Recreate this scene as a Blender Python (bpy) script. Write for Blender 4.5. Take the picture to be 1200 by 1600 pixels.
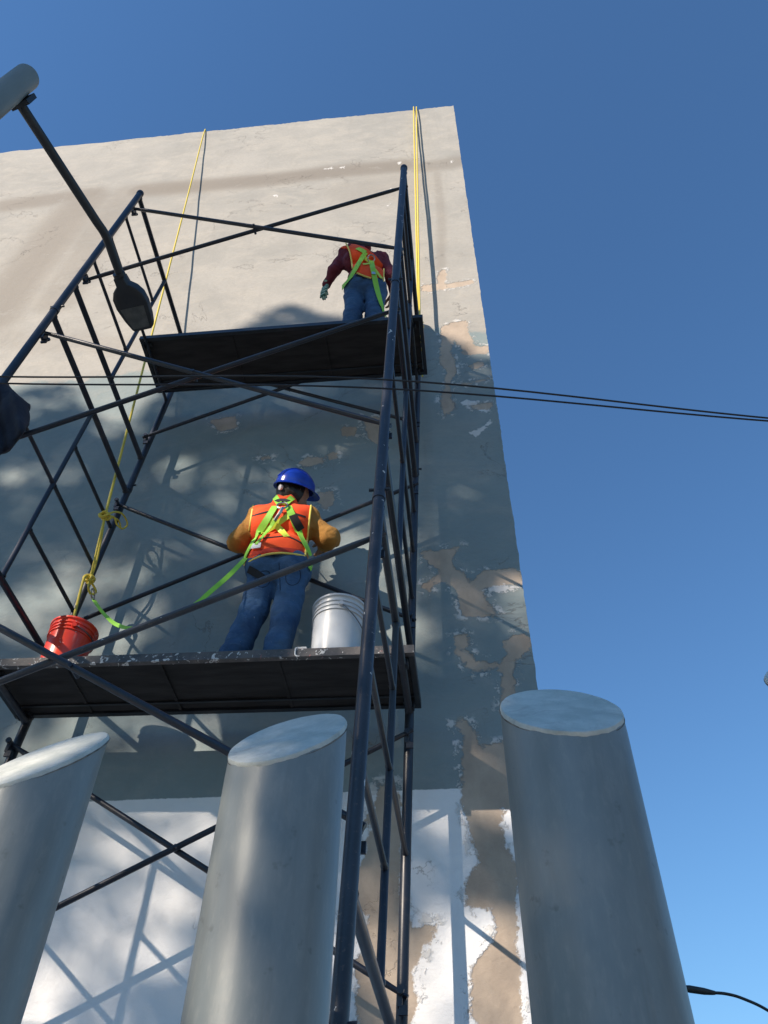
import bpy, math
import numpy as np
from mathutils import Matrix, Vector

for o in list(bpy.data.objects):
    bpy.data.objects.remove(o)
SC = bpy.context.scene
COL = SC.collection
RNG = np.random.default_rng(7)
R_ = math.radians

# ------------------------------------------------------------------ camera
FPX = 1266.0                     # focal length in photo pixels (1200 wide)
YAW, PITCH, ROLL = -0.12376, 0.83101, 0.0289
ZC = 1.62                        # camera height above the pavement
def cam_axes():
    cy, sy, cp, sp = math.cos(YAW), math.sin(YAW), math.cos(PITCH), math.sin(PITCH)
    f = np.array([sy*cp, cy*cp, sp]); r = np.array([cy, -sy, 0.0]); u = np.cross(r, f)
    cr, sr = math.cos(ROLL), math.sin(ROLL)
    return cr*r + sr*u, -sr*r + cr*u, f
CR, CU, CF = cam_axes()
CAM = np.array([0, 0, ZC])
cd = bpy.data.cameras.new('camera'); cam = bpy.data.objects.new('camera', cd); COL.objects.link(cam)
cd.sensor_fit = 'HORIZONTAL'; cd.sensor_width = 36.0; cd.lens = FPX/1200*36.0
cd.clip_start = 0.05; cd.clip_end = 2000
m = Matrix(((CR[0], CU[0], -CF[0], 0), (CR[1], CU[1], -CF[1], 0), (CR[2], CU[2], -CF[2], ZC), (0, 0, 0, 1)))
cam.matrix_world = m
SC.camera = cam
SC.render.resolution_x, SC.render.resolution_y = 768, 1024

# ------------------------------------------------------------------ sky, sun, exposure
SA, SB = 0.88, 0.70              # sun slope: x per y and z per y towards the wall
WALL_Y = 3.95
sun_dir = np.array([-SA, -1.0, SB]); sun_dir /= np.linalg.norm(sun_dir)
world = bpy.data.worlds.new('World'); SC.world = world; world.use_nodes = True
wn = world.node_tree; bg = wn.nodes['Background']
sky = wn.nodes.new('ShaderNodeTexSky'); sky.sky_type = 'NISHITA'; sky.sun_disc = False
sky.sun_elevation = math.asin(sun_dir[2]); sky.sun_rotation = math.atan2(sun_dir[0], sun_dir[1])
sky.air_density = 1.7; sky.dust_density = 0.0; sky.ozone_density = 10.0; sky.altitude = 0
wn.links.new(sky.outputs[0], bg.inputs[0]); bg.inputs[1].default_value = 0.108
sl = bpy.data.lights.new('sun', 'SUN'); so = bpy.data.objects.new('sun', sl); COL.objects.link(so)
sl.energy = 4.6; sl.angle = R_(0.53); sl.color = (1.0, 0.865, 0.725)
so.rotation_euler = Vector(sun_dir.tolist()).to_track_quat('Z', 'Y').to_euler()
so.location = (-10, -12, 20)
vs = SC.view_settings
vs.view_transform = 'Standard'; vs.look = 'None'; vs.gamma = 1.0; vs.use_curve_mapping = False; vs.exposure = 0.58

# ------------------------------------------------------------------ pixel helpers (photo pixels, 1200 x 1600)
def ray(x, y):
    return (np.asarray(x)-600)[..., None]/FPX*CR - (np.asarray(y)-800)[..., None]/FPX*CU + CF
def atY(x, y, Y):
    d = ray(float(x), float(y)); return CAM + d*(Y/d[1])
def atZ(x, y, Z):                # Z in world metres
    d = ray(float(x), float(y)); return CAM + d*((Z-ZC)/d[2])
def proj(P):
    P = np.asarray(P, float)-CAM; d = P@CF
    return 600+FPX*(P@CR)/d, 800-FPX*(P@CU)/d
# the scaffold leans a degree or so: local frame
C0 = np.array([-1.4, 2.85, -1.3+ZC])
def rotm(w):
    t = np.linalg.norm(w); k = w/t
    K = np.array([[0, -k[2], k[1]], [k[2], 0, -k[0]], [-k[1], k[0], 0]])
    return np.eye(3)+math.sin(t)*K+(1-math.cos(t))*K@K
RS = rotm(np.array([-0.01716, 0.0235, -0.00616]))
def T(P):
    return (np.asarray(P, float)-C0)@RS.T + C0
def lray(x, y):
    return (CAM-C0)@RS + C0, ray(float(x), float(y))@RS
def lplane(x, y, axis, v):
    o, d = lray(x, y); return o+d*((v-o[axis])/d[axis])
XR, XL, YF, YR, ZT, BU, BL = -0.38741, -2.55333, 2.16979, 3.65156, 6.58921+ZC, 0.23443, 1.43773
YM = (YF+YR)/2

# ------------------------------------------------------------------ mesh helpers
class MB:
    def __init__(s): s.v = []; s.f = []; s.mi = []
    def add(s, v, f, mi=0):
        n = len(s.v); s.v.extend([tuple(map(float, p)) for p in v]); s.f.extend([tuple(i+n for i in q) for q in f]); s.mi.extend([mi]*len(f)); return s
    def box(s, lo, hi, M=None, mi=0):
        (a, b, c), (d, e, g) = lo, hi
        v = np.array([(a,b,c),(d,b,c),(d,e,c),(a,e,c),(a,b,g),(d,b,g),(d,e,g),(a,e,g)], float)
        if M is not None: v = M(v)
        return s.add(v, [(3,2,1,0),(4,5,6,7),(0,1,5,4),(1,2,6,5),(2,3,7,6),(3,0,4,7)], mi)
    def tube(s, pts, r, n=12, closed=False, cap=True, mi=0):
        P = np.asarray(pts, float); k = len(P)
        rr = np.full(k, r, float) if np.isscalar(r) else np.asarray(r, float)
        tan = np.gradient(P, axis=0) if k > 2 else np.repeat((P[1]-P[0])[None], 2, 0)
        tan /= np.linalg.norm(tan, axis=1)[:, None]+1e-12
        up = np.array([0, 0, 1.0]) if abs(tan[0][2]) < .9 else np.array([1.0, 0, 0])
        a = np.cross(tan[0], up); a /= np.linalg.norm(a); V = []
        for i in range(k):
            a = a-tan[i]*(a@tan[i]); a /= np.linalg.norm(a)+1e-12; b = np.cross(tan[i], a)
            th = np.arange(n)*2*math.pi/n
            V.append(P[i]+rr[i]*(np.cos(th)[:, None]*a+np.sin(th)[:, None]*b))
        V = np.concatenate(V); F = []
        for i in range(k-1):
            for j in range(n):
                j2 = (j+1) % n; F.append((i*n+j, i*n+j2, (i+1)*n+j2, (i+1)*n+j))
        if cap: F.append(tuple(range(n-1, -1, -1))); F.append(tuple((k-1)*n+j for j in range(n)))
        return s.add(V, F, mi)
    def lathe(s, prof, c, M=None, n=40, mi=0):
        th = np.arange(n)*2*math.pi/n; V = []
        for r, z in prof: V.append(np.c_[r*np.cos(th), r*np.sin(th), np.full(n, z)])
        V = np.concatenate(V)
        V = (V@M.T if M is not None else V)+np.asarray(c); F = []
        for i in range(len(prof)-1):
            for j in range(n):
                j2 = (j+1) % n; F.append((i*n+j, i*n+j2, (i+1)*n+j2, (i+1)*n+j))
        return s.add(V, F, mi)

def mk(name, vf, mats, parent=None, base=None, smooth=True, auto=None):
    v, f = (vf.v, vf.f) if isinstance(vf, MB) else vf
    v = np.asarray(v, float)
    root = parent
    while root is not None and root.parent is not None: root = root.parent
    org = np.array(root['_o']) if root is not None else (np.asarray(base, float) if base is not None else np.zeros(3))
    me = bpy.data.meshes.new(name); me.from_pydata((v-org).tolist(), [], [tuple(int(i) for i in q) for q in f]); me.update()
    for mm in (mats if isinstance(mats, (list, tuple)) else [mats]): me.materials.append(mm)
    if isinstance(vf, MB) and any(vf.mi): me.polygons.foreach_set('material_index', vf.mi)
    if smooth:
        me.polygons.foreach_set('use_smooth', [True]*len(me.polygons))
        try: me.set_sharp_from_angle(angle=R_(auto or 40))
        except Exception: pass
    o = bpy.data.objects.new(name, me); COL.objects.link(o)
    if parent is not None: o.parent = parent
    else: o.location = org.tolist(); o['_o'] = org.tolist()
    return o
def thing(name, base, label, cat, group=None):
    o = bpy.data.objects.new(name, None); COL.objects.link(o); o.empty_display_size = .1
    o.location = [float(c) for c in base]; o['_o'] = [float(c) for c in base]
    return tag(o, label, cat, group)
def tag(o, label, cat, group=None):
    o['label'] = label; o['category'] = cat
    if group: o['group'] = group
    return o
def struct(o, kind='structure'): o['kind'] = kind; return o

# ------------------------------------------------------------------ materials
class NT:
    def __init__(s, name):
        s.m = bpy.data.materials.new(name); s.m.use_nodes = True; s.t = s.m.node_tree; s.b = s.t.nodes['Principled BSDF']
        s.tc = s.t.nodes.new('ShaderNodeTexCoord')
    def n(s, typ, **kw):
        nd = s.t.nodes.new('ShaderNode'+typ)
        for k, v in kw.items(): setattr(nd, k, v)
        return nd
    def L(s, a, b): s.t.links.new(a, b)
    def setin(s, sock, v):
        if isinstance(v, (int, float)): sock.default_value = v
        elif isinstance(v, (tuple, list)):
            sock.default_value = tuple(v)+((1,) if len(v) == 3 and sock.type == 'RGBA' else ())
        else: s.L(v, sock)
    def math(s, op, a, b=0.0, c=None, clamp=False):
        nd = s.n('Math', operation=op, use_clamp=clamp); s.setin(nd.inputs[0], a); s.setin(nd.inputs[1], b)
        if c is not None: s.setin(nd.inputs[2], c)
        return nd.outputs[0]
    def noise(s, scale, detail=4, rough=.55, vec=None, stretch=None, dist=0.0):
        nd = s.n('TexNoise'); nd.inputs['Scale'].default_value = scale; nd.inputs['Detail'].default_value = detail
        nd.inputs['Roughness'].default_value = rough; nd.inputs['Distortion'].default_value = dist
        v = vec or s.tc.outputs['Object']
        if stretch:
            mp = s.n('Mapping'); mp.inputs['Scale'].default_value = stretch; s.L(v, mp.inputs['Vector']); v = mp.outputs[0]
        s.L(v, nd.inputs['Vector']); return nd.outputs['Fac']
    def ramp(s, v, lo, hi):
        nd = s.n('MapRange'); nd.interpolation_type = 'SMOOTHSTEP'; s.setin(nd.inputs[0], v)
        nd.inputs[1].default_value = lo; nd.inputs[2].default_value = hi; return nd.outputs[0]
    def mix(s, f, a, b, mode='MIX'):
        nd = s.n('Mix', data_type='RGBA', blend_type=mode); s.setin(nd.inputs[0], f); s.setin(nd.inputs[6], a); s.setin(nd.inputs[7], b); return nd.outputs[2]
    def attr(s, name):
        nd = s.n('Attribute'); nd.attribute_name = name; return nd.outputs['Fac']
    def bump(s, h, strength=.3, dist=.01):
        nd = s.n('Bump'); nd.inputs['Strength'].default_value = strength; nd.inputs['Distance'].default_value = dist
        s.L(h, nd.inputs['Height']); s.L(nd.outputs[0], s.b.inputs['Normal'])
    def out(s, col=None, rough=None, metal=None, **kw):
        if col is not None: s.setin(s.b.inputs['Base Color'], col)
        if rough is not None: s.setin(s.b.inputs['Roughness'], rough)
        if metal is not None: s.b.inputs['Metallic'].default_value = metal
        for k, v in kw.items(): s.setin(s.b.inputs[k.replace('_', ' ')], v)
        return s.m
def simple(name, col, rough=.6, metal=0.0, var=.25, scale=8, bump=.15, bdist=.004, bscale=60, stretch=None):
    t = NT(name); n = t.noise(scale, 5, stretch=stretch)
    c2 = tuple(c*(1-var) for c in col); c1 = tuple(min(1, c*(1+var*.6)) for c in col)
    t.bump(t.noise(bscale, 4, stretch=stretch), bump, bdist)
    return t.out(t.mix(t.ramp(n, .3, .7), c2, c1), rough, metal)

# ------------------------------------------------------------------ ground
def mat_ground(name, a, b, sc):
    t = NT(name); n = t.noise(sc, 6); n2 = t.noise(sc*30, 3)
    t.bump(n2, .4, .01); return t.out(t.mix(t.ramp(n, .3, .7), a, b), .9)
M_PAVE = mat_ground('pavement_concrete', (.36, .345, .32), (.47, .45, .415), 1.5)
M_ROAD = mat_ground('road_asphalt', (.045, .045, .047), (.065, .063, .06), 2)
M_SOIL = mat_ground('dry_ground', (.12, .10, .07), (.10, .12, .05), .4)
struct(mk('ground', ([(-400, -400, -.2), (400, -400, -.2), (400, 400, -.2), (-400, 400, -.2)], [(0, 1, 2, 3)]), M_SOIL))
struct(mk('road', ([(-200, -11, -.13), (200, -11, -.13), (200, -2.0, -.13), (-200, -2.0, -.13)], [(0, 1, 2, 3)]), M_ROAD))
struct(mk('pavement', MB().box((-60, -2.0, -.19), (60, 4.3, 0)), M_PAVE, smooth=False))

# ------------------------------------------------------------------ building wall (patches traced in photo pixels, turned into wall metres)
WX0, WX1, WTOP = -13.0, 0.428, 13.80+ZC
def wpix(pts): return np.array([atY(x, y, WALL_Y)[[0, 2]] for x, y in pts])
def z7(p): return [(640+x/3.81, 440+y/3.81) for x, y in p]
def z8(p): return [(630+x/4, 840+y/4) for x, y in p]
def c7(p): return [(480+x*.3375, 1060+y*.3375) for x, y in p]
BARE = [
 z7([(180,270),(260,240),(340,235),(355,300),(385,380),(470,385),(472,432),(310,440),(300,380),(265,350),(245,410),(282,470),(270,560),(250,600),(250,690),(282,730),(270,760),(205,800),(190,760),(185,690),(205,600),(215,530),(180,480),(175,400),(192,350)]),
 z7([(330,500),(420,470),(455,495),(385,535)]), z7([(290,605),(400,590),(482,568),(486,584),(300,632)]), z7([(370,728),(490,728),(492,775),(370,764)]),
 z7([(60,25),(210,5),(215,45),(120,60),(60,55)]), z7([(210,10),(380,-10),(385,15),(220,40)]), z7([(170,-70),(215,-75),(215,10),(170,10)]),
 z8([(100,80),(200,75),(270,60),(365,45),(360,75),(320,90),(310,150),(340,190),(420,270),(500,210),(640,200),(700,192),(745,230),(748,292),(600,306),(500,330),(510,390),(560,450),(600,492),(480,500),(370,490),(350,430),(330,350),(250,290),(190,300),(170,350),(100,312),(100,280),(180,265),(200,200),(150,155),(110,112)]),
 z8([(310,600),(400,590),(415,640),(395,690),(460,770),(590,780),(640,720),(620,670),(680,610),(775,580),(802,620),(806,700),(720,760),(690,810),(700,960),(690,1060),(610,1060),(610,850),(560,832),(430,832),(370,780),(310,720)]),
 z8([(298,1140),(370,1100),(410,1150),(460,1220),(480,1300),(560,1290),(720,1270),(720,1700),(380,1700),(372,1480),(362,1260),(330,1200)]),
 c7([(712,480),(745,660),(768,780),(790,840),(740,900),(720,1000),(725,1060),(790,1080),(850,1050),(872,1150),(850,1240),(760,1320),(740,1400),(752,1560),(778,1600),(800,1900),(1010,1900),(990,1500),(965,900),(925,700),(892,610),(885,480)]),
 c7([(320,470),(322,540),(305,600),(258,640),(282,700),(262,830),(222,880),(217,1060),(272,1120),(272,1220),(222,1310),(192,1340),(236,1420),(202,1480),(232,1600),(230,1900),(500,1900),(482,1600),(517,1480),(492,1440),(485,1320),(530,1310),(542,1250),(602,1200),(600,1120),(500,1130),(440,1000),(442,870),(425,830),(442,700),(430,560),(418,470)]),
 [(464,724),(478,716),(505,714),(506,722),(480,730)], [(513,706),(527,706),(526,719),(513,718)], [(534,668),(556,668),(556,681),(536,680)],
 [(328,656),(368,652),(372,668),(340,676)], [(492,770),(520,768),(526,786),(510,796),(494,786)], [(405,712),(425,712),(425,719),(406,720)],
 [(565,650),(600,652),(600,700),(575,690)],
]
WHITE = [
 z7([(355,905),(420,870),(490,825),(497,835),(440,892),(385,922)]), z7([(300,716),(340,708),(412,715),(405,732),(310,736)]),
 z7([(375,752),(440,764),(490,764),(490,780),(440,778)]), z8([(495,318),(600,296),(645,290),(640,300),(710,312),(700,328),(600,340),(510,330)]),
 z8([(305,1290),(330,1260),(355,1270),(358,1310),(330,1380),(310,1340)]), z8([(250,305),(290,310),(325,340),(300,350)]),
 [(426,306),(434,304),(433,308)], [(505,264),(520,260),(522,264)], [(530,262),(540,258),(538,263)], [(602,320),(609,317),(606,323)], [(604,298),(611,294),(609,299)], [(702,252),(709,250),(706,256)], [(620,254),(627,252),(624,258)],
]
STAIN = [([(222,297),(320,290),(430,280),(520,268),(622,260)], 10, 1.0), ([(662,262),(700,256),(718,252)], 9, .7), ([(0,322),(80,312),(142,303)], 9, .9),
 ([(135,312),(100,350),(60,400),(20,450),(-20,500)], 18, .8), ([(200,300),(160,350),(120,420),(90,470)], 15, .55), ([(560,300),(625,290)], 22, .35), ([(640,250),(632,420)], 6, .3),
 ([(682,270),(690,340),(688,420)], 3, .45), ([(0,520),(60,540),(120,530),(200,545)], 12, .3), ([(100,650),(200,690)], 20, .2), ([(250,690),(330,770)], 30, .2)]
LOWER_TONE = [(-900,700),(-300,640),(0,602),(130,592),(260,574),(400,545),(520,526),(640,512),(700,510),(800,520),(1200,520),(1200,2400),(-900,2400)]  # area of darker grey-teal wall colour below an uneven line
def poly_sd(px, pz, poly):
    P = wpix(poly); d = np.full(px.shape, 1e9); ins = np.zeros(px.shape, bool); n = len(P)
    for i in range(n):
        a, b = P[i], P[(i+1) % n]; e = b-a; wx, wz = px-a[0], pz-a[1]
        t = np.clip((wx*e[0]+wz*e[1])/(e@e), 0, 1); d = np.minimum(d, np.hypot(wx-e[0]*t, wz-e[1]*t))
        c = (a[1] > pz) != (b[1] > pz)
        with np.errstate(divide='ignore', invalid='ignore'):
            ins ^= c & (px < (b[0]-a[0])*(pz-a[1])/(b[1]-a[1]+1e-12)+a[0])
    return np.where(ins, d, -d)
xs = np.concatenate([np.linspace(WX0, -4.6, 60)[:-1], np.linspace(-4.6, WX1, 150)]); zs = np.concatenate([np.linspace(-.1, 8.6, 260)[:-1], np.linspace(8.6, WTOP, 110)])
GX, GZ = np.meshgrid(xs, zs, indexing='ij'); nx, nz = GX.shape
bare = np.full(GX.shape, -1.0); white = np.full(GX.shape, -1.0); stain = np.zeros(GX.shape)
for p in BARE: bare = np.maximum(bare, poly_sd(GX, GZ, p))
for p in WHITE: white = np.maximum(white, poly_sd(GX, GZ, p))
coat = np.clip(poly_sd(GX, GZ, LOWER_TONE), -1, 1)
for pts, wpx, s_ in STAIN:
    P = wpix(pts); c = pts[len(pts)//2]; w = np.linalg.norm(wpix([c])[0]-wpix([(c[0], c[1]+wpx)])[0]); d = np.full(GX.shape, 1e9)
    for a, b in zip(P[:-1], P[1:]):
        e = b-a; t = np.clip(((GX-a[0])*e[0]+(GZ-a[1])*e[1])/(e@e), 0, 1); d = np.minimum(d, np.hypot(GX-a[0]-e[0]*t, GZ-a[1]-e[1]*t))
    stain = np.maximum(stain, s_*np.exp(-(d/(w*1.1))**4))
def wob(x, z, s): return np.sin(x*3.1*s+z*1.7*s)+.7*np.sin(x*7.3*s-z*4.1*s+1)+.5*np.sin(x*13.7*s+z*11.3*s+2)
VX, VZ = GX.copy(), GZ.copy()
VZ[:, -1] += .007*wob(xs, xs*0, 2.0)+.008*RNG.standard_normal(nx)
VX[-1, :] += .0012*wob(zs, zs*0, 1.5)+.0016*RNG.standard_normal(nz)
VY = WALL_Y+.0022*wob(GX, GZ, .8)
V = np.stack([VX, VY, VZ], -1).reshape(-1, 3); idx = np.arange(nx*nz).reshape(nx, nz)
F = np.stack([idx[:-1, :-1], idx[1:, :-1], idx[1:, 1:], idx[:-1, 1:]], -1).reshape(-1, 4).tolist()
NB = len(V); back = []
ring = list(idx[:, -1])+list(idx[-1, ::-1][1:])+list(idx[::-1, 0][1:])+list(idx[0, :][1:-1])   # closed outline, top then right then bottom then left
BV = V[ring].copy(); BV[:, 1] = 11.0
V = np.concatenate([V, BV]); n_ = len(ring)
for i in range(n_): F.append((ring[i], NB+i, NB+(i+1) % n_, ring[(i+1) % n_]))
F.append(tuple(NB+i for i in range(n_)))
t = NT('wall_paint')
A_b, A_w, A_s = t.attr('bare'), t.attr('white'), t.attr('stain')
e1 = t.math('SUBTRACT', t.noise(5.5, 6, .62), .5); e2 = t.math('SUBTRACT', t.noise(34, 5, .6), .5)
edge = t.math('ADD', t.math('MULTIPLY', e1, .11), t.math('MULTIPLY', e2, .055))
sd = t.math('ADD', A_b, edge); mb = t.ramp(t.math('ADD', sd, t.math('MULTIPLY', t.math('SUBTRACT', t.noise(90, 5, .7), .5), .03)), -.004, .012)
sw = t.math('ADD', A_w, t.math('ADD', t.math('MULTIPLY', e1, .07), t.math('MULTIPLY', e2, .09))); mw = t.ramp(sw, -.006, .004)
lipn = t.noise(13, 5, .7); lip = t.math('MULTIPLY', t.math('MULTIPLY', t.ramp(sd, -.055, -.02), t.math('SUBTRACT', 1.0, t.ramp(sd, -.008, .004))), t.ramp(lipn, .53, .58))
sep = t.n('SeparateXYZ'); t.L(t.tc.outputs['Object'], sep.inputs[0])
PZ = ZC+2.168
prim = t.ramp(t.math('ADD', sep.outputs['Z'], t.math('MULTIPLY', e2, .012)), PZ+.003, PZ-.003)
prim = t.math('SUBTRACT', 1.0, t.ramp(t.math('ADD', sep.outputs['Z'], t.math('MULTIPLY', e2, .012)), PZ-.003, PZ+.003))
big = t.noise(.9, 5, .6, dist=.6); mid = t.noise(2.6, 8, .66, stretch=(1, 1, 1.5), dist=.7); fine = t.noise(24, 6, .72, stretch=(1, 1, 1.4), dist=.4); streak = t.noise(9, 4, .6, stretch=(1, 1, .12))
paint = t.mix(t.ramp(big, .3, .7), (.33, .325, .30), (.41, .397, .362))
paint = t.mix(t.math('MULTIPLY', t.ramp(mid, .42, .72), .55), paint, (.48, .45, .395))
paint = t.mix(t.math('MULTIPLY', t.ramp(streak, .55, .75), .2), paint, (.25, .245, .225))
paint = t.mix(t.math('MULTIPLY', t.ramp(fine, .35, .75), .32), paint, (.27, .255, .225))
paint = t.mix(t.math('MULTIPLY', A_s, t.ramp(t.math('ADD', mid, t.math('MULTIPLY', e2, .5)), .12, .42)), paint, (.245, .222, .19))
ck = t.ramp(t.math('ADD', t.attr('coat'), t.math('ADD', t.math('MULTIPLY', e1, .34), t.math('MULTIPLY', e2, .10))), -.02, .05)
lower_col = t.mix(t.ramp(big, .3, .7), (.205, .27, .28), (.25, .31, .315)); lower_col = t.mix(t.math('MULTIPLY', t.ramp(mid, .42, .72), .45), lower_col, (.35, .36, .34))
lower_col = t.mix(t.math('MULTIPLY', t.ramp(streak, .55, .75), .25), lower_col, (.19, .21, .21)); lower_col = t.mix(t.math('MULTIPLY', t.ramp(fine, .4, .75), .25), lower_col, (.22, .235, .225))
paint = t.mix(t.math('MULTIPLY', ck, .93), paint, lower_col)
prc = t.mix(t.ramp(mid, .3, .7), (.80, .815, .82), (.88, .88, .87))
base = t.mix(prim, paint, prc)
bcol = t.mix(t.ramp(t.noise(4, 6, .65, stretch=(1, 1, .6)), .3, .7), (.37, .30, .235), (.52, .43, .34))
bcol = t.mix(t.math('MULTIPLY', t.ramp(fine, .4, .7), .35), bcol, (.46, .37, .28))
ckn = t.math('ABSOLUTE', t.math('SUBTRACT', t.noise(1.1, 7, .62, dist=.5), .5)); crk = t.math('MULTIPLY', t.math('SUBTRACT', 1.0, t.ramp(ckn, .0, .005)), t.ramp(t.noise(.8, 3), .52, .60))
base = t.mix(t.math('MULTIPLY', crk, .45), base, (.14, .125, .11))
base = t.mix(mb, base, bcol)
base = t.mix(t.math('MULTIPLY', lip, .8), base, (.66, .65, .62)); base = t.mix(t.math('MULTIPLY', mw, .85), base, (.72, .71, .69))
hgt = t.math('ADD', t.math('MULTIPLY', mid, .9), t.math('ADD', t.math('MULTIPLY', fine, .30), t.math('MULTIPLY', t.math('ADD', mb, t.math('MULTIPLY', lip, -.8)), -.75)))
hgt = t.math('ADD', hgt, t.math('MULTIPLY', mw, .25))
t.bump(t.math('ADD', hgt, t.math('MULTIPLY', crk, -.4)), .62, .014)
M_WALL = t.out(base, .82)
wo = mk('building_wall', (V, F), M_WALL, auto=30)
wo.data.update()
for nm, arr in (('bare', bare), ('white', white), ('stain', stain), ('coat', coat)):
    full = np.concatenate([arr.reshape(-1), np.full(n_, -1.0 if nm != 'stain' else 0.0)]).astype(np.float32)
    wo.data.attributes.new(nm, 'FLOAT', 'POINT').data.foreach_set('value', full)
tag(wo, 'tall plastered building wall with patched grey paint and white band below', 'wall')

# ------------------------------------------------------------------ bollards: fat tubes with slant-cut tops
t = NT('bollard_grey'); n1 = t.noise(5, 6, .62, stretch=(1, 1, .16), dist=.3); n2 = t.noise(2.2, 4); n3 = t.noise(60, 4, .7, stretch=(1, 1, .35)); n4 = t.noise(26, 3, .6)
c = t.mix(t.ramp(n1, .30, .72), (.175, .20, .195), (.275, .30, .29)); c = t.mix(t.math('MULTIPLY', t.ramp(n2, .45, .72), .45), c, (.315, .315, .295))
c = t.mix(t.math('MULTIPLY', t.ramp(n4, .63, .74), .5), c, (.12, .125, .115)); c = t.mix(t.math('MULTIPLY', t.ramp(n3, .45, .8), .35), c, (.38, .375, .335))
n5 = t.noise(11, 6, .7, stretch=(1, 1, .05)); c = t.mix(t.math('MULTIPLY', t.ramp(n5, .56, .72), .45), c, (.17, .165, .145)); n6 = t.noise(3.5, 7, .75, dist=1.2); c = t.mix(t.math('MULTIPLY', t.ramp(n6, .56, .66), .18), c, (.25, .23, .20))
t.bump(t.math('ADD', n3, t.math('MULTIPLY', n1, 1.2)), .10, .0025); M_BOL = t.out(c, t.math('ADD', .37, t.math('MULTIPLY', n6, .14)), .08)
t = NT('bollard_cap_grey'); n1 = t.noise(14, 6, .65); n2 = t.noise(5, 4)
c = t.mix(t.ramp(n1, .3, .7), (.48, .51, .46), (.66, .67, .61)); c = t.mix(t.math('MULTIPLY', t.ramp(t.noise(9, 7, .75, dist=.8), .52, .66), .45), c, (.33, .32, .29)); t.bump(t.math('ADD', n1, t.noise(90, 4)), .5, .005); M_CAP = t.out(c, .75)
M_RUST = simple('bollard_edge_rust', (.20, .175, .145), .9, var=.5, scale=40)
BRAD = .115
def bollard(x, y, z0, gx, gy, label):
    root = thing('bollard', (x, y, 0), label, 'bollard', 'slant-topped grey tube bollards in a row'); n = 96
    th = np.arange(n)*2*math.pi/n; px, py = BRAD*np.cos(th), BRAD*np.sin(th); top = z0+ZC+gx*px+gy*py
    lev = np.concatenate([np.linspace(0, .985, 30), [1.0]]); mb_ = MB()
    V = []
    for l in lev:
        sc = 1.0 if l < 1 else .993
        V.append(np.c_[x+px*sc, y+py*sc, l*(top-.0)+0*px])
    V = np.concatenate(V); F = []
    for i in range(len(lev)-1):
        for j in range(n): j2 = (j+1) % n; F.append((i*n+j, i*n+j2, (i+1)*n+j2, (i+1)*n+j))
    mb_.add(V, F); mk('tube', mb_, M_BOL, root, auto=60)
    nrm = np.array([-gx, -gy, 1.0]); nrm /= np.linalg.norm(nrm)
    def ring_(s, off): return np.c_[x+px*s, y+py*s, z0+ZC+gx*px*s+gy*py*s]+nrm*off
    wv = 1+.003*np.sin(th*5+x*9)+.003*np.sin(th*13+x*5)+.0025*np.sin(th*31+1)
    rings = [ring_(.93*wv, -.006), ring_(1.001*wv, -.003), ring_(1.0*wv, .002), ring_(.985*wv, .006)]
    Vc = np.concatenate(rings+[ring_(0*th, .0065)[:1]]); Fc = []
    for i in range(3):
        for j in range(n): j2 = (j+1) % n; Fc.append((i*n+j, i*n+j2, (i+1)*n+j2, (i+1)*n+j))
    Fc += [(3*n+j, 3*n+(j+1) % n, 4*n) for j in range(n)]
    mk('cap_plate', (Vc, Fc), M_CAP, root, auto=50)
    lo = int(np.argmin(top)); sd_ = MB()
    sd_.tube([ring_(1.0+0*th, -.004)[j] for j in list(range(n))+[0]], .0017, 6, cap=False); mk('weld_seam', sd_, M_RUST, root)
    b = MB(); b.box((x-.17, y-.17, .0), (x+.17, y+.17, .012)); mk('base_plate', b, M_BOL, root, smooth=False)
bollard(-.899, 1.473, .905, .26, 1.10, 'slant-cut grey tube bollard cut off by the left edge, cap half sunlit')
bollard(-.357, 1.422, .902, .192, 1.062, 'slant-cut grey tube bollard below the worker in yellow sleeves')
bollard(.185, 1.371, .907, -.067, 1.092, 'widest slant-cut grey bollard standing before the wall\'s right corner')
bollard(.690, 1.322, .905, -.03, 1.09, 'slant-cut grey bollard barely showing at the right edge against sky')

# ------------------------------------------------------------------ trees behind the viewer that shade the wall
SHADE_LINE = [(-400,600),(0,618),(80,596),(150,600),(200,660),(250,610),(330,540),(400,492),(470,480),(540,492),(610,520),(690,512),(740,548),(785,560)]
SL = wpix(SHADE_LINE)
LIT = [  # photo pixel on the wall, radius px, strength
 (30,742,34,.6),(120,748,26,.35),(272,735,24,.75),(70,862,26,.4),(25,800,20,.4),(95,930,62,.8),(30,945,50,.6),(140,990,45,.8),(110,1030,40,.7),(80,1150,52,.9),(172,1165,30,.9),(120,1120,40,.6),
 (312,1160,32,.5),(285,1310,50,.95),(225,1395,40,.55),(110,1540,70,.8),(60,1560,60,.8),(260,1430,45,.4),(150,1420,40,.3),(190,1340,30,.6),(70,1330,40,.4),(230,880,35,.5),(150,915,30,.5),(330,850,26,.35),(240,960,30,.5),(190,640,36,.8),(60,640,28,.5),
 (680,1310,42,.9),(640,1450,50,.6),(690,1540,70,1.0),(650,1590,60,1.0),(735,1320,30,.7),(765,1400,38,.8),(770,1500,45,1.0),(775,1590,60,1.0),(590,1420,40,.7),(600,1560,50,.9),(560,1500,40,.8),
 (805,925,30,1.0),(815,890,20,.7),(815,985,20,.8),(825,1012,16,.8),(745,762,22,.35),(770,700,22,.25),(700,1290,30,.8),(640,1300,30,.7),(560,880,30,.3),(740,600,20,.3),(700,545,22,.35),(755,570,25,.4),(520,690,25,.3)]
LW = []
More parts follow.
